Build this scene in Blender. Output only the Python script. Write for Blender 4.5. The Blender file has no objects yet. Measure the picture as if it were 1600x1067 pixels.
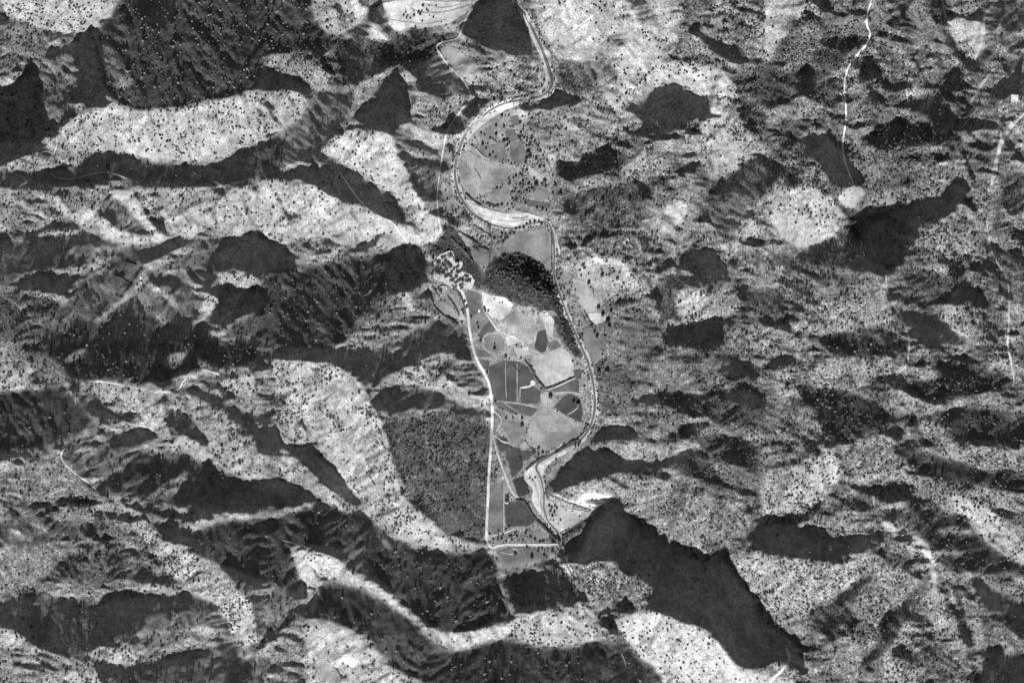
import bpy, bmesh, math, random
import numpy as np
from mathutils import Vector, geometry as mgeo

# ---------------------------------------------------------------- camera, light, exposure
sc = bpy.context.scene
COL = sc.collection
CAM_H = 60000.0
cam = bpy.data.cameras.new('camera')
cam.sensor_width = 36.0
cam.lens = 36.0 * CAM_H / 2400.0
cam.clip_start = 20000.0
cam.clip_end = 150000.0
camo = bpy.data.objects.new('camera', cam)
camo.location = (0, 0, CAM_H)
COL.objects.link(camo)
sc.camera = camo

SUN_LIFT = 33.0                       # degrees above the horizon
SUN_FROM = (-0.13, -0.991)            # the sun stands to the south, a little west
wd = bpy.data.worlds.new('World'); sc.world = wd; wd.use_nodes = True
nt = wd.node_tree; nt.nodes.clear()
sky = nt.nodes.new('ShaderNodeTexSky'); sky.sky_type = 'NISHITA'; sky.sun_disc = False
sky.sun_elevation = math.radians(SUN_LIFT)
sky.sun_rotation = math.atan2(SUN_FROM[0], SUN_FROM[1])
bw = nt.nodes.new('ShaderNodeSeparateColor')                 # black-and-white film behind a red filter
sky.air_density = 1.0; sky.dust_density = .3
bg = nt.nodes.new('ShaderNodeBackground'); bg.inputs['Strength'].default_value = 0.065
wo = nt.nodes.new('ShaderNodeOutputWorld')
nt.links.new(sky.outputs[0], bw.inputs[0]); nt.links.new(bw.outputs[0], bg.inputs[0]); nt.links.new(bg.outputs[0], wo.inputs[0])
sun = bpy.data.lights.new('sun', 'SUN'); sun.energy = 5.0; sun.angle = math.radians(.5); sun.color = (1, 1, 1)
suno = bpy.data.objects.new('sun', sun); COL.objects.link(suno)
_e = math.radians(SUN_LIFT); _l = math.hypot(*SUN_FROM)
sdir = Vector((SUN_FROM[0] / _l * math.cos(_e), SUN_FROM[1] / _l * math.cos(_e), math.sin(_e)))
suno.rotation_euler = sdir.to_track_quat('Z', 'Y').to_euler()
suno.location = (0, 0, 3000)
vs = sc.view_settings
vs.view_transform = 'Standard'; vs.look = 'None'; vs.gamma = 1; vs.use_curve_mapping = False
vs.exposure = 0.43
sc.cycles.max_bounces = 4

# ---------------------------------------------------------------- relief survey
# Each row: how strongly a hillside is turned towards the sun (0 = away, .5 = level, 1 = towards),
# then its outline on the map, in map units (1 unit = 1.5 m, origin at the north-west corner).
RELIEF = """
.62 825,-60 1065,-60 1045,100 965,152 940,150 905,95 872,92 850,60
.5 935,480 1000,468 1032,500 1012,560 1002,640 940,645 928,560
.52 868,110 965,150 955,192 885,248 862,262 866,170
.93 0,-40 195,-40 190,4 178,12 160,28 140,42 118,44 100,53 85,46 60,38 30,27 8,22 0,8
.34 -20,22 0,24 30,28 60,40 100,53 70,58 45,75 20,86 0,97 -20,100
.38 -20,100 20,87 45,72 60,62 75,68 55,85 52,100 40,98 32,115 15,138 -20,150
.7 -20,128 28,112 34,112 15,140 -20,152
.25 180,12 200,-40 475,-40 478,10 492,30 510,50 520,62 500,80 440,85 400,95 415,110 400,142 340,157 300,166 240,172 205,172 185,165 170,150 150,110 145,60 105,60 140,42 160,28
.08 200,-30 285,-30 270,25 250,45 230,35 205,22
.0 -20,147 20,135 38,118 52,115 58,135 68,160 72,195 70,222 -20,222
.3 60,85 80,75 102,64 104,100 100,140 110,170 125,172 100,185 88,195 78,208 70,200 68,150
.55 52,113 60,118 66,140 70,158 74,175 70,178 64,160 58,135
.4 102,66 108,70 112,84 104,95 106,130 102,128
.03 108,62 145,58 150,85 155,110 165,150 178,165 130,168 122,140 112,100
.36 147,60 165,65 178,78 180,98 195,115 210,125 195,143 178,132 165,108 152,80
.26 222,45 240,60 232,80 245,85 215,110 210,95 218,70
.25 325,55 338,55 332,95 318,120 308,118
.22 270,130 300,140 310,155 280,160 265,150
.92 88,208 100,196 112,186 130,176 160,168 185,163 205,172 240,172 300,166 340,157 395,143 400,145 400,217 380,225 355,240 320,249 290,250 250,248 215,243 185,233 140,233 125,230 110,222
1 125,229 140,232 185,231 215,240 250,246 290,248 320,246 355,237 380,222 400,214 400,219 380,228 355,243 320,252 290,253 250,250 215,246 185,236 140,236
.55 15,255 40,240 75,228 84,212 92,210 110,224 125,231 146,236 143,250 125,256 110,260 70,262 30,262
.8 70,258 95,254 125,252 110,261 75,265
.06 -20,222 70,222 78,226 40,238 12,254 0,262 -20,262
.09 -20,264 30,264 70,266 112,263 145,252 150,237 190,236 220,247 250,252 290,254 322,253 357,244 382,229 402,220 440,205 452,196 478,180 500,190 520,205 500,225 490,240 470,250 440,262 440,278 400,282 350,290 300,292 250,292 215,293 200,283 170,283 130,291 75,290 30,293 -20,297
.2 435,207 478,180 492,142 515,128 530,132 547,150 551,170 546,195 528,208 505,225 485,238 440,255 405,258 402,240
.5 -20,299 30,295 75,292 92,310 112,340 75,346 40,352 -20,368
.85 8,296 18,300 42,318 75,342 68,343 30,322 5,304
.52 75,292 130,293 168,285 176,300 158,335 140,332 110,330 100,310
1 78,304 90,308 102,322 112,335 130,328 150,330 162,352 185,362 232,366 230,376 188,379 160,366 125,352 98,330
.3 160,298 172,302 186,315 206,332 222,350 232,366 215,368 190,362 168,345 155,325
1 168,298 180,294 200,293 212,310 226,335 236,355 250,368 270,370 262,377 246,374 232,364 216,340 194,314
.54 200,293 250,294 340,292 346,328 315,318 280,335 255,350 240,345 222,318
.97 258,350 280,335 300,325 312,318 338,320 352,300 400,288 400,363 340,367 310,365 285,363 270,366
.15 283,331 295,332 312,342 332,358 342,364 328,362 305,348
.25 265,345 280,352 272,356 262,350
.9 400,284 440,279 480,286 500,298 525,315 560,323 580,335 600,343 620,350 638,383 626,391 610,362 600,362 590,367 560,382 540,386 530,380 515,370 500,373 480,370 466,386 456,396 440,388 420,378 400,364
.28 428,298 440,312 452,335 468,368 476,374 464,372 448,345 434,316
.35 484,318 494,335 512,358 522,368 510,364 494,346
.7 505,305 560,325 575,350 545,370 520,355
.12 -20,388 30,372 50,360 75,348 112,345 130,354 160,368 187,381 190,398 165,416 150,424 125,423 60,424 -20,432
.75 57,366 75,360 110,357 132,360 112,364 80,367 60,371
.28 96,385 150,380 182,388 176,405 150,416 115,400
.6 40,423 90,418 125,415 145,412 182,396 168,412 140,424 100,427 60,428
.04 -20,432 55,430 90,430 128,427 112,445 95,456 50,452 -20,440
.25 -20,432 20,428 60,430 30,440 -20,445
.36 -20,440 50,452 105,458 98,490 60,530 40,560 28,536 -20,536
.7 45,453 75,458 100,463 90,470 60,466
.2 45,545 60,525 100,475 130,440 150,428 190,400 188,385 232,378 260,378 285,365 340,369 400,366 440,390 420,420 400,430 345,480 300,560 60,560
.1 195,383 232,378 275,370 330,372 330,385 290,385 255,400 232,408
.35 228,415 280,380 330,375 345,385 325,400 300,420 270,425 240,440 225,445
.36 155,440 172,424 192,407 216,404 226,414 212,440 204,455 188,470 165,460
.82 225,412 250,400 280,387 292,388 255,408 232,420 217,445 205,458 188,473 165,498 150,506 148,500 170,484 196,462 212,440
.3 215,440 240,448 262,455 278,478 262,500 240,505 222,495
.6 225,440 240,448 262,458 276,476 270,482 255,465 235,452
.6 240,490 262,500 270,490 258,508 245,502
.08 228,425 262,432 290,430 286,448 260,446 235,442
.0 332,400 345,382 380,365 400,366 425,375 450,388 462,405 462,422 430,428 400,425 365,426 345,420
.88 340,428 352,422 370,427 402,432 402,449 375,451 350,446
.7 298,446 312,450 330,462 345,468 330,485 318,498 308,505 310,485 316,470
.5 282,410 290,422 288,445 284,430
.0 344,476 362,455 400,448 412,462 420,486 405,490 385,485 365,500 345,505
.3 370,500 400,490 420,495 415,520 380,520
.08 150,520 165,505 200,475 215,490 222,505 240,512 262,508 272,492 300,500 322,512 345,530 340,545 150,545
.6 475,-40 562,-40 576,22 562,30 550,40 532,52 512,54 500,40 490,28
.25 520,2 535,10 545,25 538,30 524,15
.9 528,0 545,-10 572,20 565,32 552,38
.28 545,46 580,22 592,15 612,45 640,50 692,42 710,55 682,62 640,76 605,70 575,62
.2 400,60 510,52 560,62 600,66 640,80 640,95 605,105 575,122 552,132 530,118 512,95 495,80 440,84 415,92 400,98
.9 414,98 425,86 450,83 480,94 508,114 520,128 502,140 490,135 470,122 450,112 420,106
.6 500,82 518,80 526,95 534,122 548,148 536,138 520,108 505,95
.02 400,110 420,107 450,115 472,126 494,138 482,141 440,142 400,140
.8 400,146 440,142 462,141 482,158 476,178 454,194 430,206 400,218
.1 409,152 416,156 434,188 428,190
.4 545,145 585,125 618,104 636,98 620,122 600,138 562,166 556,200 546,190
.02 555,178 588,156 622,122 630,145 644,172 636,192 602,206 572,204 552,188
.42 625,118 640,130 648,150 655,165 645,170 632,148
.9 632,104 640,116 657,142 646,138 634,116
.2 640,95 682,80 702,102 733,140 716,150 660,146 648,130
.55 645,165 658,152 700,150 730,152 722,175 704,190 690,200 662,190 640,182
.12 690,195 712,188 706,205 695,210
.9 612,205 622,198 636,193 656,196 682,216 702,234 708,244 694,246 665,226 632,212
.1 614,218 636,213 666,222 690,238 690,246 664,242 640,228 620,222
.85 616,220 634,224 662,234 686,244 668,246 640,238
.1 616,228 642,242 690,250 712,262 712,270 660,260 630,250
.24 640,252 690,258 690,310 684,330 662,318 644,292 628,262
.9 500,238 530,210 552,203 570,207 602,207 614,222 626,245 640,285 655,315 672,335 692,345 692,368 668,364 648,340 622,318 604,296 585,285 560,264 535,258 520,248
.08 436,276 480,258 510,250 535,262 560,270 582,288 602,300 600,312 578,320 560,322 530,312 500,296 480,285
.3 572,314 600,306 610,312 605,316 580,318
.06 572,320 602,314 628,334 650,352 668,374 656,376 640,362 618,342 590,330
.48 690,262 712,268 722,300 732,338 742,350 705,342 688,332
.8 618,350 640,352 660,364 690,366 716,350 738,348 720,366 696,374 665,382 640,388 628,370
.2 690,375 720,365 740,380 735,400 760,420 750,440 735,430 715,405
.03 525,392 560,384 592,368 600,366 584,384 545,398
.62 580,386 600,364 620,366 634,388 612,398 596,398
.24 400,428 455,432 470,425 490,412 550,400 600,398 628,392 668,404 682,398 672,420 656,442 640,456 612,462 592,482 562,492 535,545 380,545 345,520 370,500 410,488 416,460
.0 602,402 615,392 632,390 668,404 664,430 655,448 632,458 612,452 606,425
.5 460,408 480,388 500,400 482,412 466,428
.45 560,492 600,465 640,455 665,470 682,486 718,506 690,498 664,497 642,515 622,534 600,545 535,545
.75 614,460 632,455 645,470 650,480 640,480 628,468
.1 640,516 664,500 696,498 722,510 734,536 740,560 720,560 690,550 660,560 620,545
.14 400,545 535,540 620,545 660,555 690,560 640,572 610,592 578,610 560,594 540,579 520,566 460,563 425,560 400,565
.75 -20,534 28,534 42,562 55,576 46,600 15,610 -20,606
.38 30,534 60,545 85,570 106,596 65,602 50,572
.15 55,534 400,530 420,560 400,572 360,580 340,572 300,578 275,592 230,602 190,596 140,593 110,592
.5 98,562 120,548 142,540 130,552 112,566
.4 258,562 272,550 290,552 282,572 262,578
.55 300,548 312,560 330,566 352,578 330,576 312,570
.6 118,612 137,597 190,600 240,612 262,614 250,626 256,650 268,682 255,672 240,656 205,646 180,638 160,626
.85 182,642 225,652 252,648 262,672 268,690 250,684 232,668 200,662
.12 122,620 145,618 178,642 215,650 228,660 200,660 165,652 130,640
.68 160,662 196,660 226,664 222,670 190,672 165,668
.66 255,626 268,613 288,612 305,620 345,640 360,660 380,685 402,705 402,745 370,735 345,722 315,712 330,695 322,672 306,654 282,640
.9 306,654 326,676 345,700 375,725 400,740 380,738 345,715 325,690 312,668
.15 260,632 285,642 308,656 322,676 328,692 296,690 270,672 258,650
.08 288,606 322,600 345,612 372,632 380,640 400,640 402,690 386,685 362,656 345,636 300,614
.65 282,606 300,590 320,586 345,596 372,620 400,626 400,582 360,590 340,584 318,578 298,582
.34 -20,612 60,602 110,606 125,630 160,664 150,690 100,700 60,710 -20,720
.5 -20,650 20,645 50,670 30,690 -20,690
.95 214,697 232,690 262,694 285,680 300,690 330,708 372,732 402,742 402,752 370,744 340,728 300,710 270,699 240,698
.03 168,673 190,672 230,666 250,682 236,688 215,694 190,704 160,690
.3 98,712 112,696 150,706 200,694 238,686 215,702 200,718 182,736 152,752 125,742
.5 175,735 200,715 225,700 245,692 232,700 210,714 190,734
.09 150,758 182,738 202,718 216,702 242,700 300,713 340,730 400,754 442,776 472,796 440,800 400,794 300,796 250,782 190,776 158,776
.4 228,778 262,752 300,728 284,762 262,776 240,784
.25 190,748 225,725 240,735 215,765 195,760
.55 -20,742 40,726 82,706 100,716 108,732 132,750 156,772 135,776 92,770 70,786 -20,804
.1 88,776 130,778 162,782 140,790 85,792
.75 85,797 110,790 160,796 145,808 120,818 85,812
.9 425,560 462,562 500,566 520,566 545,584 570,606 580,630 598,664 608,700 614,735 626,760 648,790 672,815 700,838 728,846 755,848 742,856 706,862 682,856 646,852 632,838 602,830 582,812 574,798 562,776 540,752 518,726 500,708 490,682 472,660 455,640 440,618 430,590
.82 460,590 520,580 570,640 580,700 540,690 500,650
.82 580,614 602,590 632,573 664,570 690,582 720,612 766,622 768,636 736,636 720,626 692,608 660,602 620,602
.34 690,562 720,560 742,582 758,612 722,606 700,586
.08 578,622 620,604 660,604 690,610 720,630 766,638 766,652 720,645 690,640 650,638 612,645 598,650
.36 600,652 622,642 700,642 766,652 764,740 760,848 730,845 700,836 662,802 628,758 616,722 606,690
.1 614,740 628,760 650,790 640,782 622,762
.5 400,580 424,576 432,592 440,612 425,605 400,590
.4 400,592 425,604 442,626 425,634 400,636
.08 400,638 430,640 424,662 400,664
.75 425,648 440,640 455,648 466,652 472,668 490,684 486,692 460,690 446,692 430,668
.12 465,645 490,680 486,684 468,660
.03 400,668 432,666 444,690 440,700 425,708 400,702
.85 400,706 420,714 464,718 492,742 522,770 546,786 562,802 540,800 520,788 500,776 470,756 440,744 400,750
.0 436,696 480,690 502,710 532,742 556,770 572,796 562,792 545,782 520,766 490,738 466,715
.03 400,752 440,746 472,758 502,780 480,790 440,796 400,790
.7 402,792 450,792 500,780 480,796 450,804 402,810
.22 300,825 360,812 400,810 440,806 490,786 530,794 570,800 584,815 602,832 632,842 646,856 682,860 706,865 742,860 762,852 774,862 778,890 780,920 800,960 780,974 742,984 700,989 680,984 662,970 640,950 600,912 570,900 540,886 510,864 480,852 450,850 460,880 480,898 478,930 450,928 400,905 340,880 300,860
.22 500,820 520,830 515,850 505,855 510,835
.22 735,880 770,870 775,900 745,915 725,905
.3 380,830 420,830 470,850 450,860 400,850
.95 450,854 480,859 510,866 525,872 550,894 576,904 600,924 650,960 666,980 682,989 712,990 742,985 770,976 796,970 800,978 800,992 770,996 745,1005 712,1014 692,1010 670,992 654,972 626,952 590,922 568,914 540,908 520,902 496,906 480,896 462,882
.7 455,876 492,902 500,908 492,930 480,948 474,952 484,920
.2 500,914 520,903 545,914 580,918 625,954 652,976 674,1000 692,1012 712,1017 748,1006 772,998 800,995 860,1012 900,1006 950,998 990,1010 1012,1030 1062,1107 640,1107 620,1042 582,1000 560,980 530,974 490,966 480,960 486,935
.3 590,990 640,1000 680,1040 640,1050 612,1030
.7 480,962 530,974 560,986 582,1008 612,1040 662,1062 690,1107 480,1107 475,1050 474,990
.32 400,905 450,930 478,950 470,970 440,985 400,992
.62 400,1024 430,1000 455,970 476,960 476,1036 440,1030
.14 380,1026 410,1025 440,1042 470,1065 480,1107 165,1107 165,1065 150,1040 215,1036 280,1020 330,1006 362,1000
.62 410,1052 440,1048 470,1060 480,1107 430,1107
.28 -20,812 50,806 110,818 150,815 152,838 100,845 50,850 -20,856
.7 45,815 70,820 75,832 55,828
.7 15,822 32,830 35,838 22,834
.6 -20,856 50,850 110,842 146,845 130,856 105,866 80,892 56,916 20,926 -20,938
.3 85,890 108,866 160,858 200,865 245,882 245,900 192,906 150,920 60,914
.12 100,862 140,858 175,862 200,872 160,872 110,876
.6 60,918 80,902 130,912 168,928 160,938 120,935 70,926
.5 162,800 205,815 225,840 232,872 210,866 180,858 165,835
.75 205,812 235,822 262,856 300,866 340,880 356,892 364,915 388,928 402,980 402,1022 370,1002 352,962 340,942 300,920 262,896 240,870 222,840
.95 355,920 380,930 396,960 400,1010 372,1000 358,965
.6 305,870 345,882 358,900 345,930 315,905
.1 248,828 270,824 320,826 310,850 280,840
.08 186,902 218,890 250,892 292,908 262,912 200,912
.7 185,918 230,912 292,912 262,924 205,926
.14 -20,940 40,924 58,922 130,938 165,946 182,930 282,926 302,920 342,946 356,972 350,990 290,1006 250,1010 235,1000 215,1008 170,1004 148,998 142,1035 100,1022 60,1002 30,980 -20,976
.0 160,960 185,932 260,930 240,950 215,960 212,985 165,985
.3 215,966 270,955 350,950 352,990 300,998 270,1012 232,1030 216,1004
.5 270,985 320,975 352,990 330,1000 290,1004
.9 -20,984 15,982 32,986 45,998 25,1008 -20,1006
.45 -20,1008 60,1010 110,1024 145,1038 162,1070 165,1107 -20,1107
.75 62,1056 120,1046 148,1044 166,1070 170,1107 60,1107
.8 146,1020 155,1008 172,1006 213,1012 213,1034 186,1036 152,1026
.0 735,18 760,4 800,-6 815,32 838,70 846,92 822,86 800,82 762,72 738,60 726,46
.3 700,50 735,58 760,72 800,84 790,92 760,96 730,90 705,72
.55 745,112 780,96 830,92 848,105 848,135 820,148 780,150 750,140
.3 870,102 880,90 905,96 950,95 966,118 950,132 905,146 880,140
.0 826,168 845,152 868,136 886,145 910,160 882,164 858,172
.06 965,176 990,156 1035,130 1050,128 1090,150 1112,165 1108,182 1080,190 1060,196 1030,214 1004,212 1006,196 985,178
.55 812,180 842,170 900,166 962,150 955,192 945,215 882,245 858,250 832,232
.85 832,238 880,240 940,212 946,218 918,238 880,250 858,254
.1 868,260 900,252 946,226 972,240 1000,250 975,262 940,268 905,278 870,278
.92 1000,130 1020,110 1050,95 1095,100 1140,110 1150,140 1130,160 1094,148 1052,126
.8 940,150 992,132 1035,124 990,150 962,172 950,170
.08 1075,50 1090,40 1110,50 1132,60 1170,90 1160,106 1136,98 1112,78
.35 982,-20 1010,5 1032,30 1035,45 1000,34 985,18
.38 1060,-20 1105,-20 1112,42 1070,45
.35 1150,120 1200,130 1200,222 1165,195
.22 1155,268 1172,240 1200,240 1215,270 1200,300 1180,322 1166,352 1155,372 1130,366 1108,342 1090,312 1130,286
.65 885,290 900,280 960,272 1000,275 960,287 905,302
.3 880,306 900,300 960,286 990,282 1032,285 1020,310 1010,342 1000,360 942,352 900,336 880,326
.62 1015,332 1025,302 1080,290 1142,268 1110,300 1090,330 1060,368 1035,366
.1 1070,412 1085,395 1110,392 1136,416 1146,436 1130,455 1102,455 1085,442
.2 1026,430 1060,426 1056,480 1050,502 1024,502
.12 1040,512 1090,503 1126,495 1132,545 1030,545
.7 1060,440 1130,460 1162,480 1112,498 1060,502
.72 1180,330 1210,290 1262,288 1322,330 1302,370 1262,392 1236,382 1202,362
.88 1215,352 1240,335 1275,330 1310,345 1300,365 1262,388 1238,380
.12 1298,250 1345,262 1346,290 1316,292 1290,280
.15 1245,215 1290,208 1312,230 1340,262 1300,280 1262,240
.55 1346,272 1400,270 1490,276 1480,290 1440,312 1400,335 1372,330 1345,320
.03 1330,338 1360,330 1392,336 1412,326 1430,312 1462,304 1490,286 1512,296 1500,316 1482,340 1440,352 1432,372 1412,404 1382,430 1335,425 1310,400 1350,370
.18 1265,392 1300,372 1330,362 1350,380 1320,410 1300,415
.4 1200,400 1268,392 1340,432 1382,434 1372,450 1302,470 1222,482
.72 1230,505 1262,490 1302,480 1350,462 1380,450 1390,480 1400,500 1370,516 1312,514 1262,530 1232,522
.3 1390,425 1440,405 1500,440 1500,472 1462,476 1402,472
.08 1410,486 1460,482 1476,500 1500,518 1530,540 1440,540 1420,508
.8 1470,485 1500,492 1532,536 1512,524 1482,502
.2 1482,416 1502,412 1522,440 1552,470 1545,482 1502,472
.55 1430,350 1480,342 1520,345 1535,380 1500,400 1450,410
.1 1268,532 1312,518 1370,518 1392,534 1392,556 1332,558 1302,546
.8 1200,582 1250,570 1300,570 1332,562 1390,560 1402,580 1362,590 1332,606 1290,604 1252,594 1212,597
.1 1198,562 1240,553 1246,565 1210,576
.2 1240,600 1272,603 1332,609 1362,625 1392,645 1388,672 1342,676 1322,692 1302,690 1282,660 1252,622
.45 1200,610 1240,612 1262,642 1292,682 1250,702 1200,702
.88 1190,735 1262,720 1302,700 1316,720 1310,760 1282,780 1240,802 1190,802
.66 1320,692 1390,676 1402,712 1416,740 1382,756 1342,756 1320,730
.24 1400,602 1440,590 1482,585 1552,570 1582,600 1545,612 1500,626 1440,626
.65 1490,628 1542,622 1602,620 1602,628 1540,632 1500,636
.24 1455,642 1500,638 1562,640 1620,650 1620,695 1532,692 1482,680 1450,655
.75 1428,668 1440,655 1462,666 1482,690 1522,700 1570,704 1620,725 1620,740 1582,728 1532,731 1492,716 1462,700
.22 1390,692 1422,690 1452,706 1492,720 1532,734 1576,729 1620,745 1620,775 1542,762 1512,756 1452,750 1412,720
.68 1418,745 1452,750 1490,757 1512,765 1542,790 1562,802 1602,818 1620,885 1552,860 1522,830 1500,802 1462,790 1440,770
.2 1268,802 1312,780 1342,770 1352,785 1402,790 1462,795 1482,802 1502,802 1532,836 1582,880 1620,892 1620,908 1542,896 1472,890 1460,862 1420,826 1372,800 1350,800
.4 1340,800 1380,790 1400,800 1370,812
.5 1460,826 1510,822 1520,832 1470,838
.6 1458,860 1510,858 1500,866 1460,868
.7 1528,896 1562,900 1620,938 1620,958 1552,920
.22 1520,912 1602,960 1620,1000 1562,972
.08 1530,1025 1562,1012 1620,1022 1620,1107 1545,1107
.25 1340,1026 1372,990 1420,952 1402,990 1372,1022
.75 1330,1012 1376,984 1362,1016 1340,1024
.03 1150,838 1172,830 1202,820 1262,818 1312,838 1362,836 1350,860 1302,880 1282,876 1222,870 1190,860
.75 1262,815 1302,808 1372,815 1352,836 1315,838
.9 1130,862 1190,862 1282,878 1312,882 1362,864 1372,890 1332,920 1302,942 1262,950 1230,960 1202,970 1172,926
.62 1200,960 1262,952 1320,935 1300,970 1250,990
.2 1265,945 1310,935 1350,905 1362,900 1320,940 1285,960
.0 880,852 935,802 960,784 982,800 1002,826 1022,830 1052,856 1092,876 1122,872 1142,890 1172,926 1202,970 1242,1010 1266,1040 1260,1062 1232,1042 1202,1034 1162,1046 1132,1022 1112,986 1052,965 1012,944 1002,925 985,905 968,890 965,874 900,880 872,870
.12 785,892 830,880 862,866 882,892 906,930 892,945 862,944 832,958 802,948
.8 900,886 930,875 962,874 968,905 972,926 942,940 922,936 906,916
.6 975,902 1000,890 1022,926 1002,942 976,922
.98 958,962 1012,948 1052,966 1112,986 1132,1022 1162,1046 1202,1038 1232,1046 1256,1064 1200,1107 1070,1107 1032,1046 1002,1030 980,1000
.68 800,970 832,955 872,950 902,946 932,960 942,1000 902,1004 872,1000 860,1008 832,1005 800,994
.95 800,984 840,992 880,994 920,998 940,1000 902,1006 860,1010 830,1007 800,996
.82 984,800 1000,785 1060,770 1110,770 1165,790 1168,812 1150,832 1126,866 1092,874 1062,856 1032,836 1006,826
.25 1168,815 1202,800 1202,818 1165,834
.1 1118,570 1150,562 1182,570 1188,592 1142,594
.8 955,618 1012,606 1082,604 1102,592 1130,596 1085,610 1012,612
.06 975,628 1012,609 1082,612 1142,625 1072,640 1032,634
.03 922,682 950,664 985,666 1000,682 985,692 930,692
.5 975,632 1062,640 1072,662 1000,682
.8 915,692 950,690 1002,695 1062,690 1042,714 1002,720 960,708
.03 895,690 912,692 945,705 985,716 1032,720 1062,704 1102,690 1082,716 1052,728 992,736 942,742 902,756 866,768 852,750 868,722
.15 1140,602 1202,602 1202,652 1162,636
.18 1118,682 1162,680 1202,702 1202,722 1162,705
.75 1130,650 1160,655 1202,685 1190,696 1150,672
.62 882,762 952,742 1002,738 1032,746 1082,770 1062,775 1000,788 902,778
.03 940,802 958,785 974,790 986,802 960,815
.05 1200,972 1222,985 1245,1012 1266,1042 1258,1062 1238,1040 1200,1028
.85 1200,1028 1235,1040 1255,1064 1240,1107 1190,1107
.45 1062,570 1110,560 1130,580 1090,595
.65 1190,700 1230,690 1225,715 1190,722
.08 1390,158 1440,150 1462,140 1482,160 1500,172 1490,192 1476,212 1440,182 1402,176
.2 1350,215 1382,190 1442,200 1456,216 1402,232
.2 1262,56 1300,52 1345,66 1330,85 1300,75 1270,70
.3 1250,75 1330,80 1318,110 1282,112
.7 1395,140 1440,135 1462,138 1440,152 1400,150
.1 1570,118 1620,108 1620,165 1578,152
.85 1482,30 1540,28 1542,76 1526,96 1505,76 1482,50
.08 1475,55 1502,78 1522,98 1545,70 1560,75 1530,112 1500,100
.3 1555,40 1620,20 1620,70 1570,80
.7 1530,280 1562,275 1576,330 1566,352 1522,346
.22 1562,262 1620,262 1620,335 1578,322
.3 1150,110 1200,100 1225,125 1222,165 1180,185 1152,165
.32 1240,108 1300,112 1315,150 1270,150 1245,135
.2 1358,120 1375,130 1415,165 1395,168 1370,150
.75 1100,245 1120,215 1150,190 1145,155 1165,200 1160,240 1125,265
.35 1165,450 1228,465 1225,505 1170,500
.64 1165,440 1200,410 1232,400 1220,445 1175,460
.66 1250,247 1295,265 1285,318 1250,312
.42 925,560 1010,555 1010,605 950,612
.62 1010,565 1115,562 1122,595 1045,608 1010,600
.28 1070,622 1140,615 1200,625 1195,680 1125,672
.3 1050,720 1110,705 1185,700 1190,735 1110,752 1060,745
.7 1110,722 1180,735 1182,768 1130,755
.62 1350,895 1425,890 1412,950 1370,975 1325,970
.28 1265,940 1345,935 1300,985 1268,1000
.18 1375,1000 1400,950 1430,915 1438,930 1412,980 1392,1012
.68 1425,908 1465,900 1500,985 1465,1000 1430,960
.5 1475,905 1530,935 1575,995 1525,1000 1500,960
.2 1485,915 1500,935 1530,998 1520,1003 1500,970
.34 1450,1000 1530,1005 1520,1067 1450,1067
.6 1250,1015 1350,1005 1380,985 1340,1067 1275,1067
.3 1100,300 1130,290 1160,300 1150,340 1110,345
.72 1500,100 1530,100 1525,125 1508,128
.25 1560,90 1600,80 1620,110 1575,118
.35 1225,190 1260,180 1262,215 1235,225
.65 1180,255 1215,262 1240,290 1205,300
.3 1180,395 1235,390 1262,410 1215,420
.7 1555,350 1580,345 1590,380 1560,385
.3 1545,390 1600,400 1600,470 1560,460
.25 1530,480 1570,500 1560,545 1535,530
.66 1570,540 1600,530 1600,575 1575,590
.6 885,25 905,20 925,60 900,80
.48 940,60 960,50 962,90 935,95
.7 1180,60 1230,110 1250,105 1225,60
.06 1090,45 1112,55 1130,75 1150,90 1140,100 1125,95 1108,80 1095,62
.2 1130,65 1150,65 1168,85 1160,97 1142,85
.92 1075,92 1110,98 1130,107 1145,120 1148,140 1125,148 1092,142 1060,124
.62 1150,30 1250,-20 1240,60 1220,100 1190,90
.2 1250,-20 1285,-10 1300,20 1280,15
.85 1250,30 1290,30 1285,55 1255,105 1235,115 1230,60
.18 1225,115 1260,105 1285,125 1270,135 1230,125
.22 1145,165 1180,165 1195,180 1160,190
.78 1300,44 1345,49 1340,56 1310,53
.15 1300,56 1360,55 1355,72 1310,68
.72 1425,0 1445,10 1450,55 1430,60 1420,30
.28 1455,5 1475,5 1470,40 1455,30
.1 1475,45 1490,50 1505,75 1522,95 1530,115 1518,120 1500,95 1485,70
.8 1490,80 1500,90 1495,98 1478,97 1474,85
.7 1360,65 1420,60 1425,95 1400,105 1390,80
.2 1355,105 1365,140 1385,160 1375,162 1355,135 1345,110
.72 1362,128 1400,145 1405,152 1385,157 1370,145
.34 1370,75 1400,80 1415,110 1380,110
.04 1405,165 1440,152 1457,144 1464,155 1480,165 1500,175 1490,195 1470,195 1440,180
.8 1420,148 1450,139 1472,140 1470,152 1457,142 1440,149
.2 1525,95 1545,72 1560,75 1545,90 1535,105
.58 1525,115 1560,105 1555,125 1530,145
.06 1560,120 1620,110 1620,155 1580,150 1550,145
.22 1555,0 1620,0 1620,45 1575,50
.78 1575,50 1620,45 1620,60
.12 1000,200 1040,190 1030,205 1010,215
.82 1095,235 1120,240 1150,240 1160,225 1165,245 1150,265 1120,275 1100,270
.88 1085,195 1110,200 1120,215 1105,215
.28 1070,240 1090,238 1090,250 1070,252
.66 950,275 990,250 1030,250 1020,275
.2 950,295 985,282 1025,285 1015,310 980,315
.68 1015,330 1030,295 1075,300 1080,315 1050,330 1020,350
.12 1100,300 1110,288 1140,270 1180,240 1215,250 1225,260 1215,285 1190,300 1150,300 1110,305
.26 1090,320 1140,300 1190,305 1175,330 1160,355 1150,372 1120,360 1095,340
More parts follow.
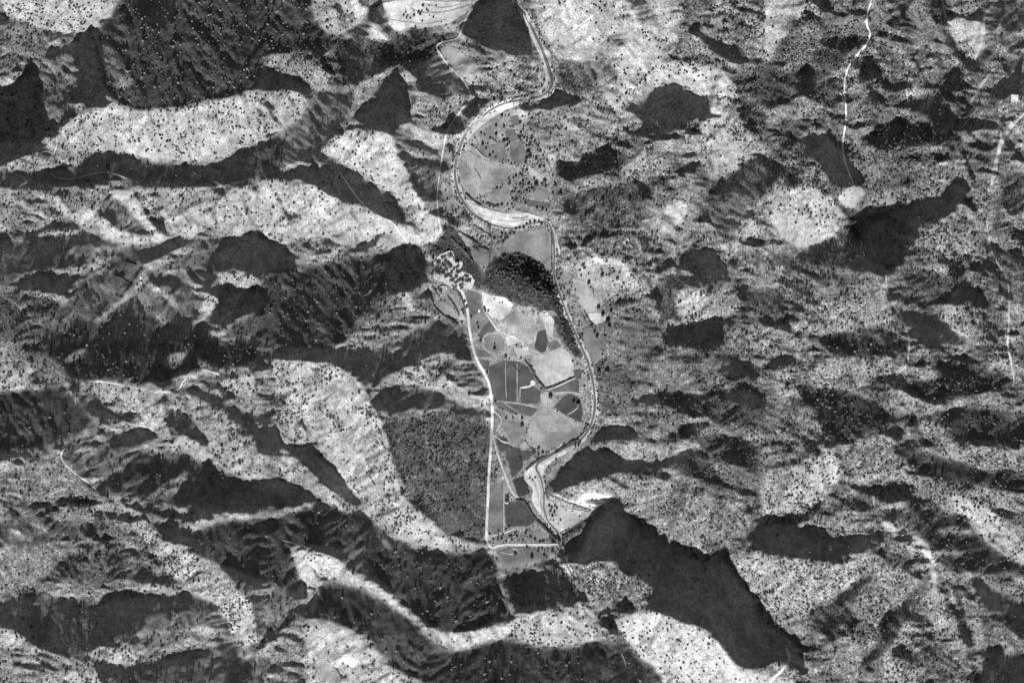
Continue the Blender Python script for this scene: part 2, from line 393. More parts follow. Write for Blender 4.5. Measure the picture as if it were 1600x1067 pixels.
.08 1250,210 1285,205 1300,225 1315,240 1330,250 1345,270 1340,285 1310,292 1285,265 1260,240
.74 1340,240 1380,235 1400,245 1450,262 1430,268 1380,265 1350,265
.1 1355,210 1390,192 1430,195 1455,205 1460,220 1420,232 1370,235
.74 1400,187 1445,191 1445,200 1410,195
.36 1370,272 1410,268 1430,280 1400,300 1360,300
.7 1430,275 1485,275 1490,285 1460,305 1425,310
.02 1330,335 1365,330 1395,340 1410,330 1430,345 1435,365 1420,390 1400,412 1370,412 1345,390 1350,360
.05 1415,325 1440,310 1470,300 1490,285 1505,300 1490,320 1480,335 1455,345 1440,340
.16 1250,392 1290,370 1330,362 1345,395 1330,413 1260,413
.26 1440,345 1475,340 1450,365 1435,370
.66 1440,370 1470,355 1490,350 1510,380 1480,400 1450,400
.16 1560,280 1580,290 1620,300 1620,340 1575,330 1562,310
.06 1075,395 1105,390 1125,405 1140,420 1145,440 1130,445 1110,430 1095,425 1085,405
.26 1085,440 1130,440 1145,450 1110,458
.24 1140,400 1165,395 1160,430 1150,440
.85 1135,375 1160,378 1155,395 1145,395
.16 1028,430 1055,427 1055,470 1050,490 1025,495
.76 1060,445 1090,455 1140,460 1155,475 1120,492 1080,502 1060,505
.05 1050,508 1085,503 1125,495 1130,520 1110,545 1070,540
.74 1170,395 1200,385 1210,420 1205,445 1165,445
.26 1165,450 1220,450 1230,490 1240,510 1200,500 1175,480
.66 1130,510 1200,520 1240,530 1200,560 1140,550
.06 1118,570 1150,562 1182,570 1186,586 1140,590
.05 1195,566 1240,553 1246,563 1200,574
.08 1225,505 1240,510 1238,520 1225,515
.07 1395,485 1415,482 1460,480 1465,492 1480,505 1510,522 1540,550 1520,545 1480,532 1440,522 1420,510
.88 1472,480 1490,480 1500,500 1520,515 1542,540 1530,546 1500,521 1480,505
.06 1485,455 1510,450 1540,460 1550,475 1540,480 1520,470 1490,475
.85 1520,430 1540,440 1556,465 1550,472 1535,455
.1 1480,410 1500,405 1515,425 1490,430
.22 1300,522 1330,517 1370,518 1385,535 1390,555 1350,562 1310,545 1290,540
.1 1010,612 1070,610 1090,625 1080,645 1060,640 1040,632
.06 1130,612 1165,610 1196,625 1196,636 1160,635 1135,625
.76 1130,658 1180,670 1200,684 1190,693 1150,676
.14 1120,685 1160,680 1185,693 1150,702
.1 1170,660 1200,664 1207,680 1190,672
.22 1080,700 1190,702 1180,720 1080,715
.76 1115,722 1140,720 1180,745 1150,750 1120,735
.1 1300,935 1340,905 1360,893 1364,902 1330,927 1310,947
.66 1350,920 1395,925 1390,950 1350,970 1340,950
.12 1378,960 1395,945 1414,945 1410,957 1395,967 1387,992 1375,1002 1372,980
.8 1330,1010 1370,980 1375,995 1350,1020
.14 1345,1025 1375,1005 1397,1000 1380,1017 1350,1037
.22 1270,950 1300,950 1320,960 1290,985 1265,985
.74 1405,980 1425,960 1430,1000 1405,1005
.26 1430,950 1455,955 1455,975 1440,985
.72 1455,940 1480,945 1510,990 1495,1000 1470,970
.14 1475,940 1495,955 1514,985 1522,1012 1505,1002 1490,965
.68 1500,930 1525,955 1540,990 1530,1010 1515,985
.08 1515,900 1545,915 1580,930 1620,955 1580,962 1540,942 1520,925
.3 1430,1000 1460,1005 1460,1040 1435,1040
.68 1360,1030 1400,1015 1430,1030 1430,1067 1360,1067
.88 1500,1035 1520,1030 1515,1048 1498,1050
.85 1303,306 1318,292 1348,288 1352,314 1328,332
.24 -20,612 60,604 108,608 122,630 150,664 100,690 60,700 -20,705
.3 100,312 106,312 128,336 122,336
.3 240,330 246,330 262,352 256,352
1 246,326 252,324 270,350 264,352
.3 318,318 323,316 336,342 331,344
1 326,314 333,312 346,344 340,346
.3 372,300 378,298 392,340 386,342
1 352,302 362,300 378,350 368,352
.25 448,316 454,314 470,345 464,347
1 440,300 448,298 466,332 458,336
1 470,318 478,316 500,360 492,362
1 498,316 506,316 530,364 520,368
.35 545,330 550,329 566,352 560,353
.35 545,215 551,214 558,240 552,241
.4 590,222 595,221 606,250 600,252
.35 120,190 126,188 132,205 127,206
.4 230,178 235,177 242,196 237,198
.4 330,166 335,165 344,190 339,192
1 195,225 235,222 240,236 200,236
.3 470,590 476,588 492,615 486,617
.35 510,640 516,638 536,668 530,670
.35 560,700 566,698 590,740 583,742
.4 600,770 606,768 626,800 620,802
.35 480,880 486,884 500,896 494,896
.4 560,894 566,893 582,912 576,912
.4 730,988 735,986 740,1004 735,1005
.3 1030,960 1036,962 1024,1000 1018,998
.4 1080,990 1086,992 1078,1030 1072,1028
.35 1120,830 1126,832 1108,866 1102,862
.35 1050,800 1056,800 1050,838 1044,836
.35 1180,880 1186,882 1176,916 1170,912
.35 1240,885 1246,885 1240,925 1234,925
.35 1290,890 1295,890 1288,918 1283,918
.35 1260,300 1265,300 1262,335 1257,335
.4 1060,110 1066,108 1075,138 1069,140
.4 1120,115 1126,116 1120,144 1114,144
.35 1225,735 1231,735 1226,770 1220,770
.35 1285,715 1290,715 1288,755 1283,755
.4 1320,572 1325,572 1318,598 1313,598
.4 1520,702 1526,703 1512,722 1506,720
.4 1560,820 1566,822 1552,850 1546,846
.62 572,44 586,34 612,62 600,70 572,66
.56 682,70 715,66 742,90 758,116 740,124 712,112 692,92
"""
# level ground of the valley floor
FLATS = """
585,-40 742,-40 736,10 726,32 710,45 640,48 610,45
796,-40 808,-40 826,28 854,85 868,130 862,150 820,160 790,168 830,180 850,245 870,270 868,330 880,360 880,420 960,400 985,430 955,470 940,560 935,650 920,695 880,720 850,770 900,790 940,795 900,830 885,850 870,870 835,885 775,892 778,858 760,852 766,770 770,640 755,580 735,540 725,505 680,485 664,455 690,440 680,400 700,375 735,360 770,380 780,350 730,335 712,300 708,250 720,210 765,165 845,150 850,132 846,95 834,68 812,25
"""

# ground colour darkened to deepen the shade of these slopes, dotted with pale-leaved trees
SHADE_TINT = """
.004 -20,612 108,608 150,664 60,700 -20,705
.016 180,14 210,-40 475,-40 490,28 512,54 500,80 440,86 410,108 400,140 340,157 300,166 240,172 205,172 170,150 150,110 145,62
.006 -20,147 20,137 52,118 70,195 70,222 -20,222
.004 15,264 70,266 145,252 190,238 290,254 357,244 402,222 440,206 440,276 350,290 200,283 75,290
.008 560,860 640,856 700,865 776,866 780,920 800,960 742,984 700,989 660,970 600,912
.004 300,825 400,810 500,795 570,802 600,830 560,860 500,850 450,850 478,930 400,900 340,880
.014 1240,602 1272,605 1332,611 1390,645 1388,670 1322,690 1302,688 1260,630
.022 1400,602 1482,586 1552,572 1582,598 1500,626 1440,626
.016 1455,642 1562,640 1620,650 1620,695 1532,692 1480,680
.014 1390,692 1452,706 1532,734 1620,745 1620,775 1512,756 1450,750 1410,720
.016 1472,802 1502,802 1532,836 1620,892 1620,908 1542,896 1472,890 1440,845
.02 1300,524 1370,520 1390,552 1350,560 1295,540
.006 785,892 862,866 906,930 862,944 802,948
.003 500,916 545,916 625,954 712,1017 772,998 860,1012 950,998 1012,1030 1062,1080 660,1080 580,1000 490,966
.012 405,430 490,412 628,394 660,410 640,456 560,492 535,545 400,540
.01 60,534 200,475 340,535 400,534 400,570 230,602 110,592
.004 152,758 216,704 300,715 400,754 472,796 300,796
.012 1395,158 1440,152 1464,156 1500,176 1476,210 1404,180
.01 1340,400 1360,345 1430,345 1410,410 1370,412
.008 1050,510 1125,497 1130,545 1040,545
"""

# ---------------------------------------------------------------- relief
U = 1.5                                   # metres per map unit
W, H = 1600, 1067
STEP = 2.0
PAD = 200
SUN_EL = math.radians(33.0)
SDX, SDY = 0.13, -0.991                   # way the shadows fall, in map units (y runs south)
_n = math.hypot(SDX, SDY); SDX /= _n; SDY /= _n

def parse(txt, has_val=True):
    out = []
    for ln in txt.strip().splitlines():
        t = ln.split()
        v = float(t[0]) if has_val else None
        pts = [tuple(float(c) for c in q.split(',')) for q in (t[1:] if has_val else t)]
        out.append((v, np.array(pts)))
    return out

def hash2(ix, iy, seed):
    h = (ix.astype(np.int64) * 374761393 + iy.astype(np.int64) * 668265263 + seed * 1442695041) & 0xffffffff
    h = ((h ^ (h >> 13)) * 1274126177) & 0xffffffff
    return ((h ^ (h >> 16)) & 0xffff) / 65535.0

def vnoise(x, y, s, seed):
    x = x / s; y = y / s
    ix = np.floor(x).astype(np.int64); iy = np.floor(y).astype(np.int64)
    fx = x - ix; fy = y - iy
    fx = fx * fx * fx * (fx * (fx * 6 - 15) + 10); fy = fy * fy * fy * (fy * (fy * 6 - 15) + 10)
    a = hash2(ix, iy, seed); b = hash2(ix + 1, iy, seed)
    c = hash2(ix, iy + 1, seed); d = hash2(ix + 1, iy + 1, seed)
    return (a + (b - a) * fx) * (1 - fy) + (c + (d - c) * fx) * fy

def fbm(x, y, s, seed, octs=4, gain=.5):
    t = 0; amp = 1; tot = 0
    for o in range(octs):
        t = t + amp * vnoise(x, y, s, seed + o * 17); tot += amp; amp *= gain; s = s / 2.03
    return t / tot * 2 - 1

def fill(poly, X, Y, x0, y0, st):
    """even-odd mask of a polygon on a regular (warped) grid; returns slice + mask"""
    m = 14
    ax, ay = poly.min(0); bx, by = poly.max(0)
    i0 = max(int((ax - m - x0) / st), 0); i1 = min(int((bx + m - x0) / st) + 2, X.shape[1])
    j0 = max(int((ay - m - y0) / st), 0); j1 = min(int((by + m - y0) / st) + 2, X.shape[0])
    if i1 <= i0 or j1 <= j0: return None
    xs = X[j0:j1, i0:i1]; ys = Y[j0:j1, i0:i1]
    ins = np.zeros(xs.shape, bool)
    n = len(poly)
    for k in range(n):
        xa, ya = poly[k]; xb, yb = poly[(k + 1) % n]
        if ya == yb: continue
        c = ((ya > ys) != (yb > ys))
        ins ^= c & (xs < (xb - xa) * (ys - ya) / (yb - ya) + xa)
    return (slice(j0, j1), slice(i0, i1)), ins

def smooth_poly(p, it=1, c=.2):
    for _ in range(it):
        q = np.roll(p, -1, 0)
        p = np.stack([p * (1 - c) + q * c, p * c + q * (1 - c)], 1).reshape(-1, 2)
    return p

def gblur(a, sig):
    r = int(sig * 3) + 1
    k = np.exp(-.5 * (np.arange(-r, r + 1) / sig) ** 2); k /= k.sum()
    b = np.pad(a, r, mode='edge')
    b = sum(k[i] * b[i:i + a.shape[0], :] for i in range(2 * r + 1))
    return sum(k[i] * b[:, i:i + a.shape[1]] for i in range(2 * r + 1))

gx = np.arange(-PAD, W + PAD + STEP, STEP); gy = np.arange(-PAD, H + PAD + STEP, STEP)
GX, GY = np.meshgrid(gx, gy)
CX = np.clip(GX, 0, W); CY = np.clip(GY, 0, H)
wamp = 2.4 + 1.6 * np.clip((CX - 900) / 120, 0, 1)
WX = CX + wamp * fbm(GX, GY, 30, 5, 4); WY = CY + wamp * fbm(GX, GY, 30, 9, 4)

n1 = fbm(GX, GY, 60, 3, 4)
wl = np.clip((900 - CX) / 120, 0, 1); wt = np.clip((CX - 840) / 40, 0, 1) * np.clip((1240 - CX) / 80, 0, 1) * np.clip((320 - CY) / 80, 0, 1)
tone = (.47 + .36 * n1) * (1 - wl) + (.36 + .26 * n1) * wl
tone = tone * (1 - wt) + (.62 + .16 * n1) * wt
known = np.zeros_like(tone)
for v, p in parse(RELIEF):
    r = fill(smooth_poly(p), WX, WY, gx[0], gy[0], STEP)
    if r: tone[r[0]][r[1]] = v; known[r[0]][r[1]] = 1
flat = np.zeros_like(tone)
for v, p in parse(FLATS, False):
    r = fill(smooth_poly(p), CX, CY, gx[0], gy[0], STEP)
    flat[r[0]][r[1]] = 1
flat = gblur(flat, 2.0)
tone_raw = tone.copy()
# crests are rounded, the foot of a shaded slope is crisp
sharp = gblur(tone, .5); soft = gblur(tone, 1.6)
wr = np.clip((CX - 900) / 120, 0, 1)
soft = soft * (1 - wr) + gblur(tone, 2.4) * wr; sharp = sharp * (1 - .4 * wr) + gblur(tone, 1.3) * .4 * wr
dty = np.gradient(gblur(tone, 1.6), STEP)[0]
wsoft = np.clip(gblur(np.clip(dty * 14, 0, 1), 1.5) * 1.6, 0, 1)
tone = sharp * (1 - wsoft) + soft * wsoft
tone = np.clip(tone + fbm(GX, GY, 36, 77, 4) * np.interp(tone, [0, .16, .35, .6, 1], [.01, .04, .13, .14, .12]), 0, 1)
tone = tone * (1 - flat) + .5 * flat
p_t = np.interp(tone, [0, .05, .1, .16, .3, .5, .75, 1.0], [-.78, -.68, -.62, -.55, -.37, .02, .44, .86])

def fft_solve(p, lam, mu, eps):
    """height whose fall along the light matches p, with its mirror image appended so that the ends may differ"""
    p = np.concatenate([p, -p[::-1]], 0)
    ny, nx = p.shape
    KX, KY = np.meshgrid(np.fft.fftfreq(nx, STEP) * 2 * np.pi, np.fft.fftfreq(ny, STEP) * 2 * np.pi)
    ks = KX * SDX + KY * SDY; kt = -KX * SDY + KY * SDX
    k2 = KX ** 2 + KY ** 2
    Hh = (-1j * ks) * np.fft.fft2(p) / (ks ** 2 + lam * kt ** 2 + mu * k2 ** 2 + eps)
    return np.real(np.fft.ifft2(Hh))[:ny // 2]

def slopes(h):
    hy, hx = np.gradient(h, STEP)
    return hx * SDX + hy * SDY, -hx * SDY + hy * SDX

edge = np.minimum.reduce([GX + PAD, W + PAD - GX, GY + PAD, H + PAD - GY]) / PAD
fade = np.clip(edge * 1.6, 0, 1)
pt = p_t * fade
q = pt.copy()
for it in range(10):
    hgt = fft_solve(q, .06, .5, 1e-7)
    ps, _ = slopes(hgt)
    q = q + .55 * (pt - ps) * (1 - .3 * flat)
hgt = fft_solve(q, .06, .5, 1e-7)
# level the valley floor, keep its fall from north to south
base = gblur(hgt, 16)
fl = gblur(np.clip(flat * 1.15 - .1, 0, 1), 2.0)
vf = (base * flat)
hgt = hgt * (1 - fl) + base * fl
def sample(A, x, y):
    fx = np.clip((np.asarray(x, float) - gx[0]) / STEP, 0, len(gx) - 1.001)
    fy = np.clip((np.asarray(y, float) - gy[0]) / STEP, 0, len(gy) - 1.001)
    ix = fx.astype(int); iy = fy.astype(int); fx = fx - ix; fy = fy - iy
    return ((A[iy, ix] * (1 - fx) + A[iy, ix + 1] * fx) * (1 - fy) + (A[iy + 1, ix] * (1 - fx) + A[iy + 1, ix + 1] * fx) * fy)

# spurs and hollows where the survey is blank, then gullies that run down the fall of the slopes
blank = gblur(1 - np.clip(known + flat, 0, 1), 3.0)
rg = 0; amp = 1; sc_ = 95.0
for o in range(4):
    rg = rg + amp * (1 - np.abs(fbm(GX + 9 * fbm(GX, GY, 40, 8, 2), GY, sc_, 200 + o * 7, 2))) ** 2; amp *= .48; sc_ /= 2.1
hgt = hgt + blank * 17 * (rg - rg.mean())
def down_slope(h, n, steps, st):
    """smear a noise along the line of steepest descent"""
    hs = gblur(h, 2.2); hy, hx = np.gradient(hs, STEP); m = np.hypot(hx, hy) + 1e-4
    dx, dy = hx / m, hy / m
    acc = n.copy()
    for s in (-1, 1):
        x, y = GX.copy(), GY.copy()
        for k in range(steps):
            vx = sample(dx, x, y); vy = sample(dy, x, y)
            x = x + s * vx * st; y = y + s * vy * st
            acc = acc + sample(n, x, y)
    return acc / (2 * steps + 1)
ps, pt2 = slopes(hgt)
slope = gblur(np.hypot(ps, pt2), 2.0)
steep = np.clip(slope * 1.7, .1, 1) * (1 - fl)
shade = np.interp(gblur(ps, 1.5), [-.85, -.6, -.4, 0], [.22, .42, .85, 1.35])
n_a = 1 - np.abs(fbm(GX, GY, 15, 31, 2)) * 2; n_b = 1 - np.abs(fbm(GX, GY, 7.5, 37, 2)) * 2
g_a = down_slope(hgt, n_a, 5, 3.0); g_b = down_slope(hgt, n_b, 4, 2.0)
even = fill(smooth_poly(np.array([(596,648),(640,640),(700,642),(768,652),(766,740),(762,850),(700,836),(650,790),(614,722)], float)), WX, WY, gx[0], gy[0], STEP)
we = np.zeros_like(hgt); we[even[0]] = even[1]; steep = steep * (1 - .85 * gblur(we, 3))
hgt = hgt + steep * shade * (1 - .25 * wr) * (6.2 * g_a + 3.6 * g_b)
hgt = hgt + (1 - fl) * shade * np.clip(slope * 1.5, .15, 1) * 1.0 * fbm(GX, GY, 9, 47, 3)
HZ = hgt * U
HZ -= HZ[(GX > 0) & (GX < W) & (GY > 0) & (GY < H)].mean()

def world(x, y, dz=0.0):
    return np.stack([(np.asarray(x, float) - W / 2) * U, (H / 2 - np.asarray(y, float)) * U, sample(HZ, x, y) + dz], -1)

# ---------------------------------------------------------------- ground cover survey
# Each row: ground brightness (0 keeps what is there), plants per map unit squared (-1 keeps), outline
COVER = """
.30 .05 860,-40 1640,-40 1640,1107 930,1107 960,900 900,700 940,600 880,380 870,250 860,120
.40 .008 805,-40 1070,-40 1060,60 1040,110 990,125 950,150 900,95 870,90 850,60
.46 .003 968,30 1000,36 1010,70 1040,95 1020,103 990,106 975,95 965,60
.44 .004 870,25 905,30 935,45 925,65 890,80 872,60
.40 .003 1195,-40 1252,-40 1256,20 1226,60 1216,100 1195,90
.36 .02 930,130 1000,110 1050,95 1145,108 1150,150 1130,190 1160,250 1120,262 1095,210 1108,165 1050,130 960,176
.33 .07 1225,55 1300,20 1480,20 1500,100 1525,160 1480,250 1440,300 1260,300 1200,240 1170,150
.36 .06 1280,100 1460,60 1480,120 1440,150 1400,170 1330,150
.42 .03 1480,25 1540,25 1545,76 1526,96 1505,76 1480,50
.36 .04 1090,330 1130,290 1200,300 1190,380 1130,400
.40 .006 1040,322 1060,314 1076,320 1064,345 1042,366
.38 .05 940,400 1130,380 1150,480 1100,510 1000,520 940,470
.34 .06 870,300 1040,350 1060,400 940,405 880,380
.45 .006 900,408 960,405 990,415 975,440 945,470 920,478 905,450
.34 .085 935,500 1000,480 1040,540 1010,640 940,640 930,580
.34 .075 1000,540 1200,540 1210,620 1150,700 1060,690 1000,640
.34 .07 1060,690 1200,690 1210,790 1160,800 1090,770
.38 .05 880,760 1000,735 1090,770 1100,800 1000,790 960,780 920,800
.38 .07 984,800 1000,785 1060,770 1165,790 1150,832 1092,874 1036,836
.62 .002 898,784 905,776 920,768 940,772 960,774 950,780 925,789 908,790
.36 .018 1200,300 1262,288 1322,330 1302,370 1262,392 1202,362
.36 .015 1222,352 1240,338 1275,335 1290,350 1262,372 1240,376
.33 .05 1200,400 1340,432 1382,434 1372,516 1302,520 1222,515
.5 .004 1308,308 1318,295 1332,290 1345,292 1350,300 1342,316 1334,328 1322,326 1310,320
.34 .04 1190,735 1262,720 1302,700 1316,720 1310,760 1282,780 1240,802 1190,802
.36 .02 1260,730 1290,705 1310,715 1305,755 1275,770
.36 .04 1130,862 1312,882 1362,864 1372,890 1332,920 1202,970 1172,926
.31 .05 1200,950 1330,920 1420,850 1520,960 1530,1060 1260,1060
.33 .05 1330,870 1440,860 1500,960 1480,1040 1380,1060
.38 .02 1470,760 1560,800 1620,880 1620,925 1540,880
.42 .012 958,962 1012,948 1052,966 1112,986 1162,1046 1256,1064 1200,1107 1070,1107 1002,1030
.35 .018 800,970 832,955 902,946 942,1000 860,1008 800,994
.36 .05 900,886 962,874 972,926 942,940 916,926
.34 .022 88,208 130,176 185,163 300,166 400,143 400,217 320,253 220,243 140,233
.33 .03 -40,-40 195,-40 160,28 100,53 0,10
.36 .004 78,304 130,328 185,362 232,366 188,379 98,330
.36 .004 170,294 200,293 236,355 270,370 246,374 214,340
.36 .01 400,284 480,286 560,323 600,343 638,383 600,362 480,370 400,364
.4 .008 500,238 552,203 602,207 640,285 692,345 668,364 600,285 560,264
.42 .003 618,350 690,366 738,348 696,374 640,388
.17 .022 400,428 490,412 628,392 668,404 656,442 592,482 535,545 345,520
.36 .085 600,652 700,642 766,652 764,740 760,848 700,836 628,758 606,690
.35 .026 425,560 520,566 580,630 614,735 672,815 755,848 646,852 562,776 490,682 440,618
.42 .004 450,854 510,866 576,904 666,980 712,990 796,970 800,992 712,1014 652,972 568,914 496,906 462,882
.36 .003 455,872 500,896 486,944 474,952 482,915
.38 .008 480,962 530,974 612,1040 662,1107 480,1107
.48 .002 510,1030 520,1024 536,1021 560,1024 566,1032 552,1048 536,1058 524,1044
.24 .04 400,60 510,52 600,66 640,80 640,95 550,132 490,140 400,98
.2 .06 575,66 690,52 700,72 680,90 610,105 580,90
.09 .11 672,390 690,370 704,350 718,362 736,372 750,388 742,408 756,430 748,456 736,436 712,400 700,390 684,400
.09 .10 752,440 762,420 772,405 790,398 815,395 832,404 848,416 862,432 874,452 884,490 896,525 912,562 896,552 880,535 868,512 866,496 848,488 836,478 815,476 790,465 770,458
.3 .035 862,165 960,150 955,192 882,245 832,232 820,190
.33 .045 735,95 780,95 845,92 850,140 770,150 745,130
.4 .05 700,150 735,150 722,190 700,235 690,200
.26 .05 -20,430 100,458 60,560 -20,610
.30 .06 0,740 110,700 156,772 100,860 0,800
.28 .05 0,850 220,800 280,880 160,930 0,930
.36 .035 215,820 300,866 388,928 402,1020 340,942 240,870
.18 .004 155,440 192,407 216,404 226,414 204,455 188,470 165,460
.1 .1 1310,340 1400,330 1420,400 1380,425
.5 .003 585,8 620,0 745,0 735,14 700,37 665,43 640,49 612,46 600,30
.48 .004 548,0 570,0 576,24 560,36 550,20
.2 .06 860,800 935,800 905,870 875,860
.35 .01 735,450 770,462 840,492 872,540 840,562 760,572 740,520
.36 .012 775,640 830,650 830,700 800,700 780,670
.4 .01 905,400 970,405 975,450 940,470 930,500 900,460
.5 .01 1372,812 1395,818 1432,834 1455,862 1464,905 1462,930 1452,900 1442,862 1420,842 1390,832
"""

def srgb(v):
    v = v / 255.0
    return ((v + .055) / 1.055) ** 2.4 if v > .04 else v / 12.92
FLAT_GAIN = 1.34                     # brightness of level ground per unit of albedo
def alb(v): return min(srgb(v) / FLAT_GAIN, .72)

# ---------------------------------------------------------------- materials
def mat(name):
    m = bpy.data.materials.new(name); m.use_nodes = True
    n = m.node_tree; n.nodes.clear()
    out = n.nodes.new('ShaderNodeOutputMaterial'); b = n.nodes.new('ShaderNodeBsdfPrincipled')
    b.inputs['Roughness'].default_value = .95; b.inputs['Specular IOR Level'].default_value = .08
    n.links.new(b.outputs[0], out.inputs[0])
    return m, n, b

def math_node(n, op, a, b=None, clamp=False):
    k = n.nodes.new('ShaderNodeMath'); k.operation = op; k.use_clamp = clamp
    for i, s in enumerate((a, b)):
        if s is None: continue
        if isinstance(s, (int, float)): k.inputs[i].default_value = s
        else: n.links.new(s, k.inputs[i])
    return k.outputs[0]

def noise(n, vec, scale, detail=3, rough=.6, dist=0):
    k = n.nodes.new('ShaderNodeTexNoise'); k.inputs['Scale'].default_value = scale
    k.inputs['Detail'].default_value = detail; k.inputs['Roughness'].default_value = rough
    k.inputs['Distortion'].default_value = dist
    n.links.new(vec, k.inputs['Vector'])
    return k.outputs['Fac']

def ramp(n, f, a, b, lo, hi):
    k = n.nodes.new('ShaderNodeMapRange'); k.interpolation_type = 'SMOOTHSTEP'
    k.inputs[1].default_value = a; k.inputs[2].default_value = b; k.inputs[3].default_value = lo; k.inputs[4].default_value = hi
    n.links.new(f, k.inputs[0])
    return k.outputs[0]

def geo_pos(n):
    return n.nodes.new('ShaderNodeNewGeometry').outputs['Position']

# bare and scrubby ground: the surveyed brightness, painted darker on shaded slopes, broken up by soil, stones and low heath
m_ground, n, b = mat('hillside_ground')
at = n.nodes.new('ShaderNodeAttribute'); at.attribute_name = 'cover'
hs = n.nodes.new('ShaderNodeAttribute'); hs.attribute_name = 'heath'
P = geo_pos(n)
big = ramp(n, noise(n, P, .014, 5, .65, .8), .3, .7, .72, 1.2)
mid = ramp(n, noise(n, P, .06, 4, .7, .5), .3, .7, .68, 1.24)
fine = ramp(n, noise(n, P, .26, 2, .7), .3, .7, .66, 1.3)
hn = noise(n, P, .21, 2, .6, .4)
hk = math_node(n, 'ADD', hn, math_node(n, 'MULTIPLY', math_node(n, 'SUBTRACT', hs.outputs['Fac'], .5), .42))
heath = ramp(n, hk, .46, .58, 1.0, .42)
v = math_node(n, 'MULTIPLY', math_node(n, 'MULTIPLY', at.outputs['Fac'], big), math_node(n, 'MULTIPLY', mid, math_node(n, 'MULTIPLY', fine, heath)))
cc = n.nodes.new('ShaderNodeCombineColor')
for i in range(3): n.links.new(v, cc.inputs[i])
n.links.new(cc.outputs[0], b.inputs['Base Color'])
bp = n.nodes.new('ShaderNodeBump'); bp.inputs['Strength'].default_value = .5; bp.inputs['Distance'].default_value = 1.2
n.links.new(noise(n, P, .25, 3, .7), bp.inputs['Height']); n.links.new(bp.outputs[0], b.inputs['Normal'])

def tinted(name, s1, a1, s2, a2, rough=.95, furrow=0):
    """brightness from the object's own colour, with two scales of wear"""
    m, n, b = mat(name)
    oi = n.nodes.new('ShaderNodeObjectInfo'); P = geo_pos(n)
    f = math_node(n, 'MULTIPLY', ramp(n, noise(n, P, s1, 3, .6, .5), .3, .7, 1 - a1, 1 + a1), ramp(n, noise(n, P, s2, 2, .6), .3, .7, 1 - a2, 1 + a2))
    if furrow:
        mp = n.nodes.new('ShaderNodeVectorRotate'); mp.rotation_type = 'Z_AXIS'
        n.links.new(P, mp.inputs['Vector']); n.links.new(math_node(n, 'MULTIPLY', oi.outputs['Random'], 3.1), mp.inputs['Angle'])
        w = n.nodes.new('ShaderNodeTexWave'); w.inputs['Scale'].default_value = .07; w.inputs['Distortion'].default_value = 1.5
        w.inputs['Detail'].default_value = 2
        n.links.new(mp.outputs[0], w.inputs['Vector'])
        f = math_node(n, 'MULTIPLY', f, ramp(n, w.outputs['Fac'], 0, 1, 1 - furrow, 1 + furrow))
    mx = n.nodes.new('ShaderNodeVectorMath'); mx.operation = 'SCALE'
    n.links.new(oi.outputs['Color'], mx.inputs[0]); n.links.new(f, mx.inputs['Scale'])
    n.links.new(mx.outputs[0], b.inputs['Base Color']); b.inputs['Roughness'].default_value = rough
    return m
m_field = tinted('ploughed_soil', .02, .30, .12, .12, furrow=.10)
m_patch = tinted('bare_earth', .03, .14, .3, .14)
m_road = tinted('gravel_road', .03, .2, .3, .14)
m_gravel = tinted('river_gravel', .03, .24, .15, .16)
m_wall = tinted('limewashed_wall', .1, .08, .8, .05)
m_roof = tinted('weathered_roof', .15, .18, .9, .15)
m_leaf, n, b = mat('foliage')
P = geo_pos(n)
oi = n.nodes.new('ShaderNodeObjectInfo')
f = math_node(n, 'MULTIPLY', ramp(n, noise(n, P, .5, 2, .7), .3, .7, .65, 1.35), ramp(n, oi.outputs['Random'], 0, 1, .04, .12))
cc = n.nodes.new('ShaderNodeCombineColor')
for i in range(3): n.links.new(f, cc.inputs[i])
n.links.new(cc.outputs[0], b.inputs['Base Color'])
m_pale, n, b = mat('pale_foliage')
P = geo_pos(n)
oi = n.nodes.new('ShaderNodeObjectInfo')
f = math_node(n, 'MULTIPLY', ramp(n, noise(n, P, .5, 2, .7), .3, .7, .75, 1.25), ramp(n, oi.outputs['Random'], 0, 1, .05, .24))
cc = n.nodes.new('ShaderNodeCombineColor')
for i in range(3): n.links.new(f, cc.inputs[i])
n.links.new(cc.outputs[0], b.inputs['Base Color'])
m_bark, n, b = mat('bark'); b.inputs['Base Color'].default_value = (.08, .08, .08, 1)
m_water, n, b = mat('river_water')
b.inputs['Base Color'].default_value = (.13, .13, .13, 1); b.inputs['Roughness'].default_value = .25; b.inputs['Specular IOR Level'].default_value = .4
bp = n.nodes.new('ShaderNodeBump'); bp.inputs['Strength'].default_value = .15; bp.inputs['Distance'].default_value = .2
n.links.new(noise(n, geo_pos(n), .4, 2), bp.inputs['Height']); n.links.new(bp.outputs[0], b.inputs['Normal'])

# ---------------------------------------------------------------- helpers
def link(name, me, m=None, parent=None, shade=None):
    o = bpy.data.objects.new(name, me); COL.objects.link(o)
    if m and not me.materials: me.materials.append(m)
    if parent: o.parent = parent
    if shade is not None: o.color = (shade, shade, shade, 1)
    return o

def tag(o, label=None, cat=None, group=None, kind=None):
    if label: o['label'] = label
    if cat: o['category'] = cat
    if group: o['group'] = group
    if kind: o['kind'] = kind
    return o

def mesh(name, v, f, smooth=False):
    me = bpy.data.meshes.new(name); me.from_pydata([tuple(p) for p in v], [], [tuple(q) for q in f]); me.update()
    if smooth: me.polygons.foreach_set('use_smooth', [True] * len(me.polygons))
    return me

def pts(s): return np.array([tuple(float(c) for c in q.split(',')) for q in s.split()])

